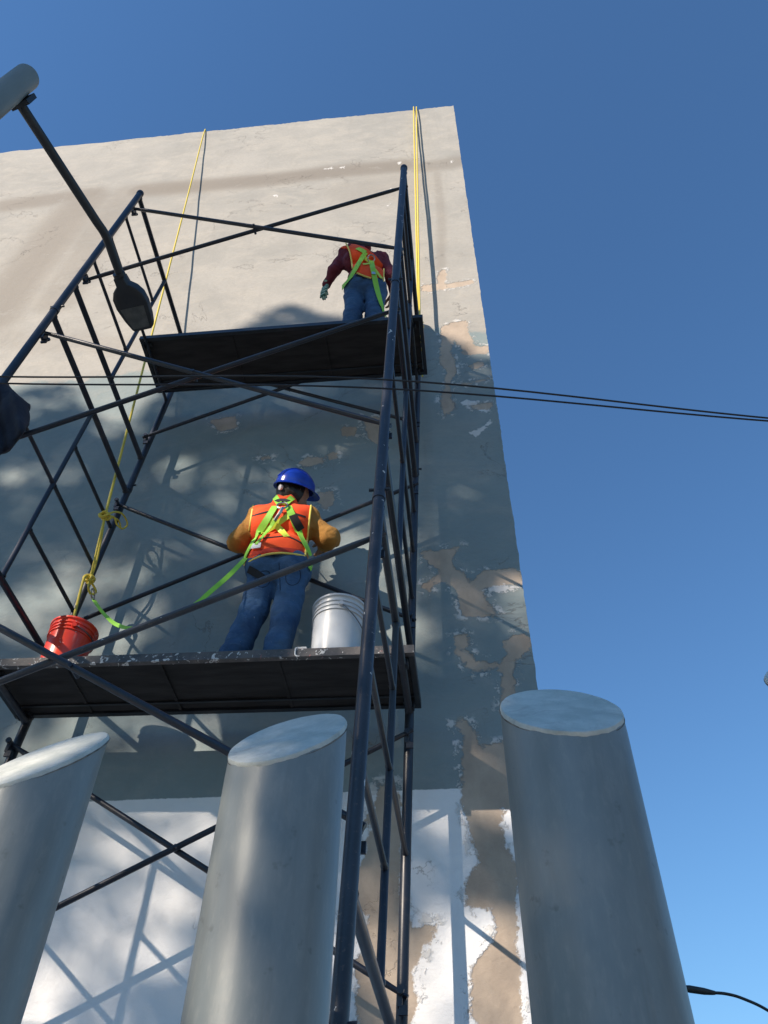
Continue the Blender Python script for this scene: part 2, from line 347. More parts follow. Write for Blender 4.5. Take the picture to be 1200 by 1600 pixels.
for x, y, r, s_ in LIT:
    c = wpix([(x, y)])[0]; rr = np.linalg.norm(wpix([(x+r, y)])[0]-c); LW.append((c[0], c[1], rr*1.12, min(1, s_*1.3 if x < 400 else s_*1.1), 1.0))
def sunplane(P):
    k = WALL_Y-P[..., 1]; return P[..., 0]+SA*k, P[..., 2]-SB*k
def lit3(P, r, s_):
    a, b = sunplane(np.asarray(P, float)); LW.append((float(a), float(b), r, s_, 0.0))
lit3((-1.05, 3.40, 3.75+ZC), .45, .97); lit3((-1.05, 3.45, 4.25+ZC), .36, .95); lit3((-1.05, 3.4, 3.1+ZC), .2, .3)
lit3((-.66, 3.3, 2.72+ZC), .24, .8); lit3((-2.12, 3.35, 2.74+ZC), .32, .95); lit3((-.35, 3.25, 2.55+ZC), .14, .8)
lit3((-1.02, 1.40, .60+ZC), .30, .95); lit3((-1.03, 1.40, .25+ZC), .33, .95); lit3((-.90, 1.46, .91+ZC), .24, .95); lit3((-1.0, 1.4, -.2+ZC), .3, .8)
lit3((-.52, 1.32, .66+ZC), .30, .7); lit3((-.52, 1.31, .25+ZC), .36, .8); lit3((-.34, 1.35, .9+ZC), .14, .35); lit3((-.42, 1.31, -.1+ZC), .3, .6)
lit3((-.31, 2.2, 3.3+ZC), .16, .6); lit3((-.33, 2.2, 1.8+ZC), .25, .5); lit3((-.3, 2.2, 2.4+ZC), .15, .5)
LW = np.array(LW)
def vnoise(x, z, seed):
    r = np.random.default_rng(seed); v = 0
    for i in range(10):
        k = r.uniform(1.2, 5.5); a = r.uniform(0, 6.28); v = v+np.sin(x*k*math.cos(a)+z*k*math.sin(a)+r.uniform(0, 6.28))
    return v/math.sqrt(5)
def cover(x, z):
    top = np.interp(x, SL[:, 0], SL[:, 1], left=SL[0, 1], right=SL[-1, 1]+.2)+.10*vnoise(x*1.6, z*1.6, 3)
    c = np.clip((top-z)/.12, 0, 1)
    l = np.zeros_like(x)
    dx, dz = .07*vnoise(x*2, z*2, 11)+.06*vnoise(x*5, z*5, 13), .07*vnoise(x*2, z*2, 12)+.06*vnoise(x*5, z*5, 14)
    for a, b, r, s_, wp in LW: l = np.maximum(l, s_*np.exp(-(((x+dx*wp-a)**2+(z+dz*wp-b)**2)/(r*r))**1.5))
    l = np.maximum(l, .20*np.clip(vnoise(x*1.3, z*1.3, 5)-.55, 0, 1))
    return c*np.clip(np.log(np.clip(l, .02, .999))/math.log(.02), 0, 1)
t = NT('leaf_green'); oi = t.noise(3, 3); M_LEAF = t.out(t.mix(oi, (.035, .07, .02), (.07, .11, .03)), .6)
M_BARK = simple('tree_bark', (.11, .085, .06), .9, var=.5, scale=12, bump=.8, bdist=.02, bscale=20)
TREES = [(-5.7, 12.2, 'leftmost tall leafy tree across the road behind the viewer'), (-1.6, 11.6, 'middle tall leafy tree across the road behind the viewer'), (2.2, 12.6, 'rightmost tall leafy tree across the road behind the viewer')]
for ti, (xw, dY, lab) in enumerate(TREES):
    bx, by = xw-SA*dY, WALL_Y-dY
    root = thing('street_tree', (bx, by, -.2), lab, 'tree', 'trees across the road')
    n = 90000
    qx = RNG.uniform(-2.9, 2.9, n); qy = RNG.uniform(-1.9, 1.9, n); zlo, zhi = -3.2+ZC+SB*dY, 8.0+ZC+SB*dY; zc, zh = (zlo+zhi)/2, (zhi-zlo)/2
    qz = RNG.uniform(-1, 1, n)*zh
    keep = (np.abs(qx/2.75)**3+np.abs(qy/1.9)**3+np.abs(qz/zh)**4) < 1
    P = np.stack([bx+qx, by+qy, zc+qz], -1)[keep]
    a, b = sunplane(P); P = P[RNG.random(len(P)) < cover(a, b)]
    n = len(P); L_ = RNG.uniform(.10, .17, n); W_ = L_*RNG.uniform(.45, .65, n)
    d1 = RNG.standard_normal((n, 3)); d1 /= np.linalg.norm(d1, axis=1)[:, None]; d2 = np.cross(d1, RNG.standard_normal((n, 3))); d2 /= np.linalg.norm(d2, axis=1)[:, None]
    V = np.stack([P-d1*L_[:, None]/2, P+d2*W_[:, None]/2, P+d1*L_[:, None]/2, P-d2*W_[:, None]/2], 1).reshape(-1, 3)
    F = np.arange(4*n).reshape(n, 4).tolist()
    tb = MB(); tb.tube([(bx, by, -.25), (bx+.1, by, 2), (bx-.1, by+.1, 4.5), (bx, by, zlo+1.5)], [.34, .26, .22, .17], 14)
    trunk = mk('trunk', tb, M_BARK, root)
    for k in range(7):
        ang = k*2.4+ti; h0 = zlo+RNG.uniform(-1.2, 1.2); e = np.array([bx+1.7*math.cos(ang), by+1.1*math.sin(ang), min(h0+2.6+.5*k, zhi-1)]); s_ = np.array([bx, by, min(h0, zlo+1.4)])
        lb = MB(); lb.tube([s_, s_*.5+e*.5+np.array([0, 0, .35]), e], [.09, .055, .02], 8); mk('limb', lb, M_BARK, trunk)
    mk('crown', (V, F), M_LEAF, root, smooth=False)

# ------------------------------------------------------------------ unseen houses added behind the viewer to cut sky light on the wall
M_STUCCO = [simple('house_stucco_%s' % n, c, .9, var=.2, scale=2) for n, c in (('ochre', (.26, .19, .11)), ('grey', (.20, .20, .19)), ('brick', (.22, .11, .075)))]
M_GLASS = simple('house_window_glass', (.03, .035, .04), .1, var=.2); M_DOOR = simple('house_door_wood', (.10, .06, .035), .6)
for i, (x0, x1, h, lab) in enumerate(((-34.0, -12.5, 3.4, 'unseen ochre single-storey house added behind the viewer to cut sky light'), (-12.3, 6.0, 3.7, 'unseen grey single-storey house added behind the viewer to cut sky light'), (6.2, 28.0, 3.3, 'unseen brick red single-storey house added behind the viewer to cut sky light'))):
    root = thing('added_house', ((x0+x1)/2, -15.0, -.2), lab, 'building', 'unseen houses added to cut sky light')
    wl = mk('wall', MB().box((x0, -25, -.2), (x1, -14.5, h)), M_STUCCO[i], root, smooth=False)
    mk('parapet', MB().box((x0-.1, -25.1, h+.002), (x1+.1, -14.4, h+.5)), M_STUCCO[i], root, smooth=False)
    mk('door', MB().box(((x0+x1)/2-.6, -14.497, -.15), ((x0+x1)/2+.6, -14.42, 2.2)), M_DOOR, root, smooth=False)
    for fl in range(1):
        for j in range(5):
            wx = x0+(x1-x0)*(j+.5)/5; mk('window', MB().box((wx-.7, -14.497, fl*2.9+.5), (wx+.7, -14.45, fl*2.9+2.0)), M_GLASS, root, smooth=False)

# ------------------------------------------------------------------ scaffold tower
def scaffold_paint(name, base, worn, splash=.0):
    t = NT(name); n1 = t.noise(7, 5, .6); n2 = t.noise(60, 4, .7); n3 = t.noise(28, 3, .5, dist=.8)
    c = t.mix(t.ramp(n1, .35, .7), base, tuple(b*1.5 for b in base)); c = t.mix(t.math('MULTIPLY', t.ramp(n2, .58, .70), .5), c, worn); n5 = t.noise(3.2, 6, .7, dist=.8); c = t.mix(t.math('MULTIPLY', t.ramp(n5, .56, .70), .55), c, worn)
    if splash: c = t.mix(t.ramp(n3, .735-splash*.1, .745-splash*.1), c, (.62, .62, .60))
    t.bump(n2, .15, .002); return t.out(c, t.math('ADD', .30, t.math('MULTIPLY', n1, .22)), .0)
M_STEEL = scaffold_paint('scaffold_blue_black', (.012, .016, .026), (.08, .065, .052))
M_STEELW = scaffold_paint('scaffold_worn', (.045, .05, .06), (.16, .14, .12), .15)
M_LEG = scaffold_paint('scaffold_leg_splashed', (.022, .027, .038), (.14, .11, .085), .3)
M_ZINC = simple('zinc_fittings', (.30, .30, .29), .45, .8, var=.4, scale=30)
LR = .0245
tower = thing('scaffold_tower', T((-1.47, 2.9, ZT-8.17)), 'dark blue-black tubular scaffold tower standing against the wall', 'scaffold')
def tt(p0, p1, r, n=12):           # a tube with a weld bead at each end
    p0, p1 = np.asarray(p0, float), np.asarray(p1, float); u = (p1-p0)/np.linalg.norm(p1-p0)
    return MB().tube([T(q) for q in (p0, p0+u*.010, p0+u*.017, p0+u*.022, p1-u*.022, p1-u*.017, p1-u*.010, p1)], [r*1.28, r*1.28, r*1.15, r, r, r*1.15, r*1.28, r*1.28], n)
for side, X in (('l', XL), ('r', XR)):
    for k in range(4):
        z1 = ZT-2*k; z0 = z1-2.0
        legs = {}
        for Y in (YF, YR):
            leg = MB(); leg.tube([T((X, Y, z0+.001)), T((X, Y, z1-.001))], LR, 18)
            leg.tube([T((X, Y, z1-.035)), T((X, Y, z1-.004))], LR+.0035, 18)
            legs[Y] = mk('leg', leg, M_LEG if (X == XR and Y == YF) else M_STEEL, tower)
        mk('top_bar', tt((X, YF+LR*.6, z1-.065), (X, YR-LR*.6, z1-.065), .0195, 14), M_STEEL, tower)
        mk('bottom_bar', tt((X, YF+LR*.6, z1-1.655), (X, YR-LR*.6, z1-1.655), .0195, 14), M_STEEL, tower)
        st = mk('strut', tt((X, YM, z1-1.64), (X, YM, z1-.08), .0155, 12), M_STEEL, tower)
        for a, b in ((YF+LR*.6, YM-.012), (YM+.012, YR-LR*.6)): mk('rung', tt((X, a, z1-.845), (X, b, z1-.845), .0125, 10), M_STEEL, tower)
        a, b = (YF+LR*.6, YM-.012) if k % 2 == 0 else (YM+.012, YR-LR*.6)
        for dz in (.455, 1.25): mk('rung', tt((X, a, z1-dz), (X, b, z1-dz), .0125, 10), M_STEEL, tower)
        for Y, s in ((YF, 1), (YR, -1)):
            for dz in (BU, BL):
                lk = MB(); z = z1-dz
                lk.tube([T((X, Y+s*.018, z)), T((X, Y+s*.085, z))], .008, 8)
                lk.tube([T((X, Y+s*.080, z)), T((X, Y+s*.092, z))], .016, 8)
                lk.box((X-.012, Y+s*.052-.016, z-.055), (X+.006, Y+s*.052+.016, z+.012), T)
                lk.box((X-.006, Y+s*.06-.006, z-.085), (X+.03, Y+s*.06+.006, z-.05), T)
                mk('brace_lock', lk, M_STEEL, legs[Y])
        if k:
            for Y in (YF, YR): mk('coupling_pin', tt((X-.045, Y, z1+.03), (X+.045, Y, z1+.03), .006, 8), M_STEEL, legs[Y])
    for Y in (YF, YR):
        z = ZT-8.0; j = MB(); j.tube([T((X, Y, z)), T((X, Y, z-.13))], .017, 12); j.tube([T((X, Y, z-.012)), T((X, Y, z+.0))], .04, 12)
        pb = T((X, Y, z-.15)); j.box((pb[0]-.075, pb[1]-.075, 0.0), (pb[0]+.075, pb[1]+.075, .012)); j.tube([pb+[0, 0, .05], (pb[0], pb[1], .01)], .017, 12)
        mk('base_jack', j, M_STEEL, tower)
for k in range(4):
    for Y, s in ((YF, 1), (YR, -1)):
        for d, (a, b) in enumerate(((BU, BL), (BL, BU))):
            y_ = Y+s*(.040+.030*d); p0, p1 = np.array((XL, y_, ZT-2*k-a)), np.array((XR, y_, ZT-2*k-b))
            if k == 2 and Y == YF and d == 1:      # this brace sits a little off its pins
                qa, qb = lplane(107, 1023, 1, y_), lplane(560, 849, 1, y_); sl_ = (qb[2]-qa[2])/(qb[0]-qa[0]); p0[2] = qa[2]+sl_*(XL-qa[0]); p1[2] = qa[2]+sl_*(XR-qa[0])
            u = (p1-p0)/np.linalg.norm(p1-p0); br = MB()
            q = [p0-u*.03, p0+u*.05, p0+u*.11]+[p0+(p1-p0)*s_ for s_ in np.linspace(.1, .9, 9)]+[p1-u*.11, p1-u*.05, p1+u*.03]
            bow = RNG.uniform(-.006, .006)
            q = [T(p+np.array([0, 0, -1])*bow*math.sin(math.pi*i/(len(q)-1))) for i, p in enumerate(q)]
            br.tube(q, [.011, .012, .0145]+[.0145]*9+[.0145, .012, .011], 12)
            mk('cross_brace', br, M_STEELW if (k == 2 and Y == YF and d == 1) else M_STEEL, tower)
        pm = np.array(((XL+XR)/2, Y+s*.02, ZT-2*k-(BU+BL)/2)); mk('brace_rivet', MB().tube([T(pm), T(pm+[0, s*.075, 0])], .009, 8), M_STEEL, tower)

# ------------------------------------------------------------------ platforms
t = NT('plank_edge_splashed'); n1 = t.noise(9, 5, .6); n2 = t.noise(26, 4, .6, dist=1.2); n3 = t.noise(31, 4, .6, dist=1.0); n4 = t.noise(80, 3)
c = t.mix(t.ramp(n1, .3, .7), (.055, .058, .062), (.14, .125, .115)); c = t.mix(t.ramp(n2, .60, .63), c, (.62, .62, .60)); c = t.mix(t.ramp(n3, .67, .69), c, (.50, .16, .14))
c = t.mix(t.math('MULTIPLY', t.ramp(n4, .6, .7), .4), c, (.25, .22, .2)); t.bump(n2, .3, .003); M_EDGE = t.out(c, .6)
M_PLY = simple('plywood_dark', (.022, .021, .021), .85, var=.5, scale=3, bump=.4, bdist=.003, bscale=18, stretch=(1, 6, 1))
M_RAIL = scaffold_paint('platform_rail_black', (.014, .017, .022), (.06, .055, .05))
def platform(name, X0, X1, Y0, Y1, zb, th, panels, label, edge):
    root = thing(name, T(((X0+X1)/2, (Y0+Y1)/2, zb)), label, 'platform', 'scaffold working platforms')
    B = lambda x0, y0, z0, x1, y1, z1: MB().box((x0, y0, z0), (x1, y1, z1), T)
    mk('front_rail', B(X0, Y0, zb, X1, Y0+.03, zb+th), edge, root, smooth=False)
    mk('back_rail', B(X0, Y1-.03, zb, X1, Y1, zb+th), M_RAIL, root, smooth=False)
    for a, b in ((X0+.001, X0+.03), (X1-.03, X1-.001)): mk('end_rail', B(a, Y0+.031, zb+.001, b, Y1-.031, zb+th-.001), M_RAIL, root, smooth=False)
    xs_ = [X0+.031]+list(panels)+[X1-.031]
    for i, (a, b) in enumerate(zip(xs_[:-1], xs_[1:])):
        dz = .003*((i % 3)-1); mk('plywood_panel', B(a+.003, Y0+.032, zb+.014+dz, b-.003, Y1-.032, zb+th-.004+dz*.3), M_PLY, root, smooth=False)
        if i: mk('joist', B(a-.009, Y0+.032, zb+.006, a+.009, Y1-.032, zb+.0135), M_PLY, root, smooth=False)
    mk('stringer', B(X0+.032, Y1-.115, zb+.0005, X1-.032, Y1-.10, zb+.009), M_RAIL, root, smooth=False)
    for X, s in ((XL, -1), (XR, 1)):
        for Y in (Y0+.06, Y1-.06):
            h = MB(); h.box((X-.03, Y-.018, zb-.010), (X+.03, Y+.018, zb-.0005), T); h.box((X+s*.0215, Y-.018, zb-.045), (X+s*.030, Y+.018, zb-.0105), T); mk('hook', h, M_RAIL, root, smooth=False)
    return root
ZL0 = ZT-4.03; ZU0 = ZT-.825
PLT, PUT = ZL0+.05, ZU0+.045
platform('scaffold_platform', -2.64, -.325, 3.19, 3.665, ZL0, .05, (-2.18, -1.66, -1.03), 'lower scaffold platform with paint-splashed front edge carrying two buckets', M_EDGE)
platform('scaffold_platform', -2.615, -.30, 3.045, 3.57, ZU0, .045, (-1.85, -1.1), 'upper dark scaffold platform under the worker in maroon sleeves', M_RAIL)

# ------------------------------------------------------------------ ropes, cables
M_ROPE = NT('yellow_rope'); _w = M_ROPE.noise(160, 2); M_ROPE.bump(_w, .5, .002); M_ROPE = M_ROPE.out(M_ROPE.mix(_w, (.62, .46, .03), (.80, .66, .10)), .55)
def catmull(P, n=10):
    P = np.asarray(P, float); Q = np.concatenate([[2*P[0]-P[1]], P, [2*P[-1]-P[-2]]]); out = []
    for i in range(1, len(Q)-2):
        for s in np.linspace(0, 1, n, endpoint=False):
            a, b, c, d = Q[i-1], Q[i], Q[i+1], Q[i+2]
            out.append(.5*((2*b)+(-a+c)*s+(2*a-5*b+4*c-d)*s*s+(-a+3*b-3*c+d)*s**3))
    out.append(P[-1]); return np.array(out)
lX = lambda x, y, X=XL: T(lplane(x, y, 0, X))
lY = lambda x, y, Y: T(lplane(x, y, 1, Y))
lZ = lambda x, y, Z: T(lplane(x, y, 2, Z))
def rope_knot(mb, c, r, rr, seed, axis=(0, 1, 0)):
    g = np.random.default_rng(seed); pts = []
    for i in range(40):
        a = i*.62; pts.append(np.asarray(c)+r*np.array([math.cos(a)*(1+.25*math.sin(a*.37)), math.sin(a*.71+seed)*.8, math.sin(a)*(.9+.2*math.cos(a*.23))]))
    mb.tube(catmull(pts, 4), rr, 8)
# left rope: over the parapet, down to the ladder frame, knotted twice, tail into the red bucket
top = atY(319, 207, WALL_Y-.03); k1 = lX(164, 806, XL+.035); k2 = lX(140, 905, XL+.055)
r = MB(); r.tube(catmull([top+[.02, .6, .03], top+[.0, .1, .035], top, top*.7+k1*.3, top*.35+k1*.65, k1], 8), .0095, 10)
left_rope = thing('rope', top, 'left yellow rope tied to the scaffold ladder above the red bucket', 'rope', 'yellow ropes hung over the parapet')
mk('hanging_line', r, M_ROPE, left_rope)
r = MB(); rope_knot(r, k1, .028, .0085, 1)
lp = [k1, lX(178, 800, XL+.05), lX(191, 803, XL+.07), lX(199, 818, XL+.08), lX(192, 826, XL+.07), lX(183, 820, XL+.06), lX(178, 808, XL+.05), k1]
r.tube(catmull(lp, 8), .0065, 8); r.tube(catmull([k1, lX(184, 812, XL+.03), lX(189, 826, XL+.03)], 6), .0065, 8)
mk('knot', r, M_ROPE, left_rope)
for d in (-1.6, 1.6):
    r = MB(); r.tube(catmull([k1+[0, 0, 0], lX(155+d, 850, XL+.06), lX(147+d, 885, XL+.06), k2], 8), .0075, 8); mk('doubled_line', r, M_ROPE, left_rope)
r = MB(); rope_knot(r, k2, .026, .008, 2)
r.tube(catmull([k2, lX(138, 918, XL+.08), lX(142, 928, XL+.08), lX(150, 924, XL+.08), k2], 6), .0075, 8)
r.tube(catmull([k2, lX(133, 901, XL+.05), lX(128, 915, XL+.05), lX(121, 942, XL+.06), lX(113, 975, XL+.10), lX(112, 992, XL+.14)], 8), .0085, 8); mk('tail', r, M_ROPE, left_rope)
# right rope: two strands
right_rope = thing('rope', atY(649, 171, WALL_Y-.03), 'right yellow double rope near the wall corner running down behind the scaffold', 'rope', 'yellow ropes hung over the parapet')
for dx in (-2.2, 2.2):
    a = atY(648.5+dx, 171, WALL_Y-.03); b = lY(655+dx*.5, 512, YR-.02); r = MB()
    r.tube(catmull([a+[0, .6, .03], a+[0, .1, .03], a, a*.66+b*.34+[0, -.02, 0], a*.33+b*.67+[0, -.02, 0], b], 8), .0095, 10); mk('hanging_line', r, M_ROPE, right_rope)
r = MB(); c = lY(655, 508, YR-.05); rope_knot(r, c, .03, .009, 4)
r.tube(catmull([c, lY(658, 532, YR-.02), lY(662, 538, YR-.04), lY(661, 548, YR-.04), lY(657, 545, YR-.02)], 6), .008, 8)
r.tube(catmull([c, lY(657, 545, YR+.0), lY(659, 575, YR), lY(660, 588, YR)], 6), .008, 8); mk('knot', r, M_ROPE, right_rope)
M_CABLE = simple('black_cable', (.012, .012, .014), .5, var=.3)
for (pa, pb, pc), lab in ((((-60, 587), (600, 593), (1290, 661)), 'upper of two thin black overhead cables crossing the scaffold'), (((-60, 597), (600, 607), (1290, 664)), 'lower of two thin black overhead cables crossing the scaffold')):
    A, B, C = atZ(*pa, 2.62+ZC), atZ(*pb, 2.55+ZC), atZ(*pc, 2.60+ZC)
    d0, d1 = (A-B), (C-B); ends = [B+d0*5+[0, 0, .55], B+d0*2.2+[0, 0, .14], A, B, C, B+d1*2.2+[0, 0, .14], B+d1*5+[0, 0, .55]]
    tag(mk('overhead_cable', MB().tube(catmull(ends, 12), .0036, 8), M_CABLE, base=B), lab, 'cable', 'overhead cables')

# ------------------------------------------------------------------ street lamps
M_POLE = simple('lamp_pole_grey', (.21, .24, .225), .55, .1, var=.25, scale=5, stretch=(1, 1, .2))
M_LAMP = simple('lamp_dark_grey', (.022, .026, .028), .5, var=.3)
M_LENS = simple('lamp_lens', (.09, .095, .085), .3, var=.3, scale=30)
zA = 3.9+ZC; pt = atZ(48, 122, zA+.13); px_, py_ = pt[0]-.03, pt[1]
lamp = thing('street_lamp', (px_, py_, 0), 'grey street lamp pole with dark arm reaching over the scaffold, upper left', 'street lamp')
mb = MB(); mb.tube([(px_, py_, 0), (px_, py_, 3), (px_, py_, zA+.16)], [.078, .066, .056], 28); mb.tube([(px_, py_, zA+.16), (px_, py_, zA+.166)], [.056, .050], 28); mb.box((px_-.15, py_-.15, 0), (px_+.15, py_+.15, .02)); mk('pole', mb, M_POLE, lamp)
a0 = atZ(30, 160, zA); bend = atZ(165, 368, zA+.05); nk = atZ(193, 443, zA+.05); tip = atZ(226, 512, zA+.04)
mb = MB(); mb.tube(catmull([a0+(a0-bend)*.02, a0*.6+bend*.4, a0*.15+bend*.85, bend, nk*.5+bend*.5, nk], 8), .0222, 14); mk('arm', mb, M_LAMP, lamp)
mb = MB(); ad = (bend-a0); ad[2] = 0; ad /= np.linalg.norm(ad); sdv = np.array([-ad[1], ad[0], 0])
pc = np.array([px_, py_, a0[2]])+ad*.055
MX = lambda v: np.asarray(v)[:, :1]*ad+np.asarray(v)[:, 1:2]*sdv+np.asarray(v)[:, 2:]*np.array([0, 0, 1.])+pc
mb.box((.0, -.045, -.05), (.022, .045, .05), MX); mk('arm_bracket', mb, M_LAMP, lamp, smooth=False)
hd = (tip-nk); L_h = np.linalg.norm(hd); hd /= L_h; hs = np.cross(hd, [0, 0, 1]); hs /= np.linalg.norm(hs); hu = np.cross(hs, hd)
HX = lambda v: np.asarray(v)[:, :1]*hd*L_h+np.asarray(v)[:, 1:2]*hs+np.asarray(v)[:, 2:]*hu+nk
prof = [(-.16, .030), (.0, .034), (.10, .066), (.25, .088), (.45, .092), (.75, .078), (.96, .060), (1.0, .050)]
def loft(prof, z0, z1, inset=.012):
    mb = MB(); out = []
    for s, w in prof: out.append((s, w))
    poly = [(s, -w) for s, w in out]+[(s, w) for s, w in out[::-1]]; n = len(poly); V = []
    for z, k in ((z0, .86), (z0+.006, .97), ((z0+z1)/2, 1.0), (z1-.008, .93), (z1, .75)):
        c = np.array([.45, 0]); V += [(c[0]+(p[0]-c[0])*(k*.3+.7), p[1]*k, z) for p in poly]
    F = [(i*n+j, i*n+(j+1) % n, (i+1)*n+(j+1) % n, (i+1)*n+j) for i in range(4) for j in range(n)]+[tuple(range(n-1, -1, -1)), tuple(4*n+j for j in range(n))]
    return mb.add(HX(V), F)
head = mk('lamp_head', loft(prof, -.035, .035), M_LAMP, lamp, auto=35)
mb = MB(); V = [(.47, -.067, -.037), (.47, .067, -.037), (.93, .048, -.037), (.93, -.048, -.037)]; V += [(x, y, -.0345) for x, y, z in V]
mb.add(HX(V), [(0, 1, 2, 3), (7, 6, 5, 4), (0, 4, 5, 1), (1, 5, 6, 2), (2, 6, 7, 3), (3, 7, 4, 0)]); mk('lens', mb, M_LENS, head, smooth=False)
mb = MB(); mb.tube([nk-hd*.06, nk+hd*.035], .033, 14); mb.tube([nk+hd*.01+hu*.028, nk+hd*.01+hu*.045], .008, 6); mk('collar', mb, M_LAMP, lamp)
# a far lamp whose arm shows low at the right
p = [atY(x, y, 9.) for x, y in ((1062, 1543), (1113, 1551), (1135, 1553), (1160, 1560), (1200, 1579), (1260, 1622))]
fx, fy = p[-1][0]+.25, 9.0
lamp2 = thing('street_lamp', (fx, fy, 0), 'far street lamp whose thin curved arm shows low beside the right bollard', 'street lamp')
mb = MB(); mb.tube(catmull(p[1:]+[np.array([fx, fy, p[-1][2]-.5])], 8), .014, 10); mk('arm', mb, M_LAMP, lamp2)
mb = MB(); mb.tube([p[0], p[0]*.7+p[1]*.3, p[0]*.25+p[1]*.75, p[1], p[1]*.8+p[2]*.2], [.02, .034, .031, .022, .018], 12); mk('lamp_head', mb, M_LAMP, lamp2)
mb = MB(); mb.tube([(fx, fy, 0), (fx, fy, p[-1][2]-.45)], [.06, .04], 16); mk('pole', mb, M_POLE, lamp2)

# ------------------------------------------------------------------ buckets
def plastic(name, a, b, rough=.32):
    t = NT(name); n = t.noise(4, 5); n2 = t.noise(35, 4, .6, dist=.8); n3 = t.noise(16, 4, .6, stretch=(1, 1, .15))
    c = t.mix(t.ramp(n, .3, .7), a, b); c = t.mix(t.ramp(n2, .66, .68), c, (.62, .62, .60)); c = t.mix(t.math('MULTIPLY', t.ramp(n3, .58, .72), .3), c, (.6, .5, .45))
    t.bump(n, .1, .003); return t.out(c, rough, Subsurface_Weight=0.0)
M_WB = plastic('white_bucket_plastic', (.52, .55, .57), (.62, .65, .67)); M_RB = plastic('red_bucket_plastic', (.70, .045, .018), (.82, .07, .028))
M_WIRE = simple('bail_wire', (.25, .25, .25), .4, .9)
def bucket(c, R0, R1, H, mat, label, ang, swing):
    root = thing('bucket', c, label, 'bucket', 'plastic buckets on the lower platform')
    f = lambda z: R0+(R1-R0)*z/H
    prof = [(0.0, .004), (R0-.012, .004), (R0-.006, .0), (R0, .006)]+[(f(z), z) for z in np.linspace(.02, H*.70, 6)]
    for zz in (.715, .79, .865):
        prof += [(f(H*zz), H*zz), (f(H*zz)+.007, H*zz+.003), (f(H*zz)+.0075, H*zz+.009), (f(H*zz)+.001, H*zz+.013)]
    prof += [(f(H*.93), H*.93), (f(H)+.002, H*.955), (f(H)+.009, H*.962), (f(H)+.010, H*.993), (f(H)+.005, H), (f(H)-.003, H-.003), (f(H)-.006, H*.7), (R0-.006, .012), (0.0, .010)]
    mk('pail', MB().lathe(prof, c, RS, 56), mat, root, auto=50)
    e = np.array([math.cos(ang), math.sin(ang), 0]); g = np.array([-e[1], e[0], 0]); pts = []
    hz = H*.80; Rr = f(hz)+.012
    for s in np.linspace(0, math.pi, 28):
        dn = np.array([0, 0, -1])*math.cos(swing)+g*math.sin(swing)
        pts.append(np.asarray(c)+np.array([0, 0, hz])+e*Rr*math.cos(s)*1.0+g*(.0)+dn*Rr*1.02*math.sin(s)+g*(Rr*.98*math.sin(s)*(1-math.sin(swing))))
    mk('bail_handle', MB().tube(pts, .0032, 8), M_WIRE, root)
    lug = MB()
    for sgn in (1, -1):
        p = np.asarray(c)+[0, 0, hz]+e*sgn*(f(hz)+.004); lug.tube([p-e*sgn*.006, p+e*sgn*.014], .013, 12)
        mk('handle_lug', lug, mat, root); lug = MB()
    return root
def on_low(X, Y): return T((X, Y, PLT+.001))
bw = on_low(-.755, 3.335); br_ = on_low(-2.285, 3.335)
bucket(bw, .128, .147, .37, M_WB, 'large white plastic bucket beside the worker in yellow sleeves', R_(-75), R_(35))
bucket(br_, .108, .126, .305, M_RB, 'red plastic bucket at the left end of the lower platform', R_(-60), R_(80))
M_SCRAP = simple('white_scrap', (.7, .7, .68), .5)
mb = MB(); c = T((-.905, 3.215, PLT)); mb.box(c+[-.026, -.012, .0005], c+[.022, .03, .022]); mb.tube(catmull([c+[-.02, -.012, .012], c+[-.028, -.030, .0], c+[-.028, -.032, -.04], c+[-.015, -.032, -.055]], 5), .004, 6)
tag(mk('plastic_clip', mb, M_SCRAP, base=c), 'small white plastic clip on platform edge between worker and bucket', 'clip')

# ------------------------------------------------------------------ implicit surfaces for people and cloth
def seg_d(P, a, b, ra, rb):
    a, b = np.asarray(a, np.float32), np.asarray(b, np.float32); e = b-a; w = P-a; t = np.clip((w@e)/(e@e+1e-9), 0, 1)
    return np.linalg.norm(w-t[..., None]*e, axis=-1)-(ra+(rb-ra)*t)
def smin(a, b, k): h = np.clip(.5+.5*(b-a)/k, 0, 1); return b+(a-b)*h-k*h*(1-h)
def blend(P, caps, k=.04):
    d = None
    for c in caps:
        e = seg_d(P, *c); d = e if d is None else smin(d, e, k)
    return d
def fold(P, s, seed):
    r = np.random.default_rng(seed); v = 0
    for i in range(7):
        k = r.standard_normal(3); k = k/np.linalg.norm(k)*s*r.uniform(.6, 1.7); v = v+np.sin(P@k.astype(np.float32)+r.uniform(0, 6.28))
    return v/4
def crease(P, s, seed):
    return np.abs(fold(P+np.float32(.02)*fold(P, s*.7, seed+3)[..., None], s, seed))-.45
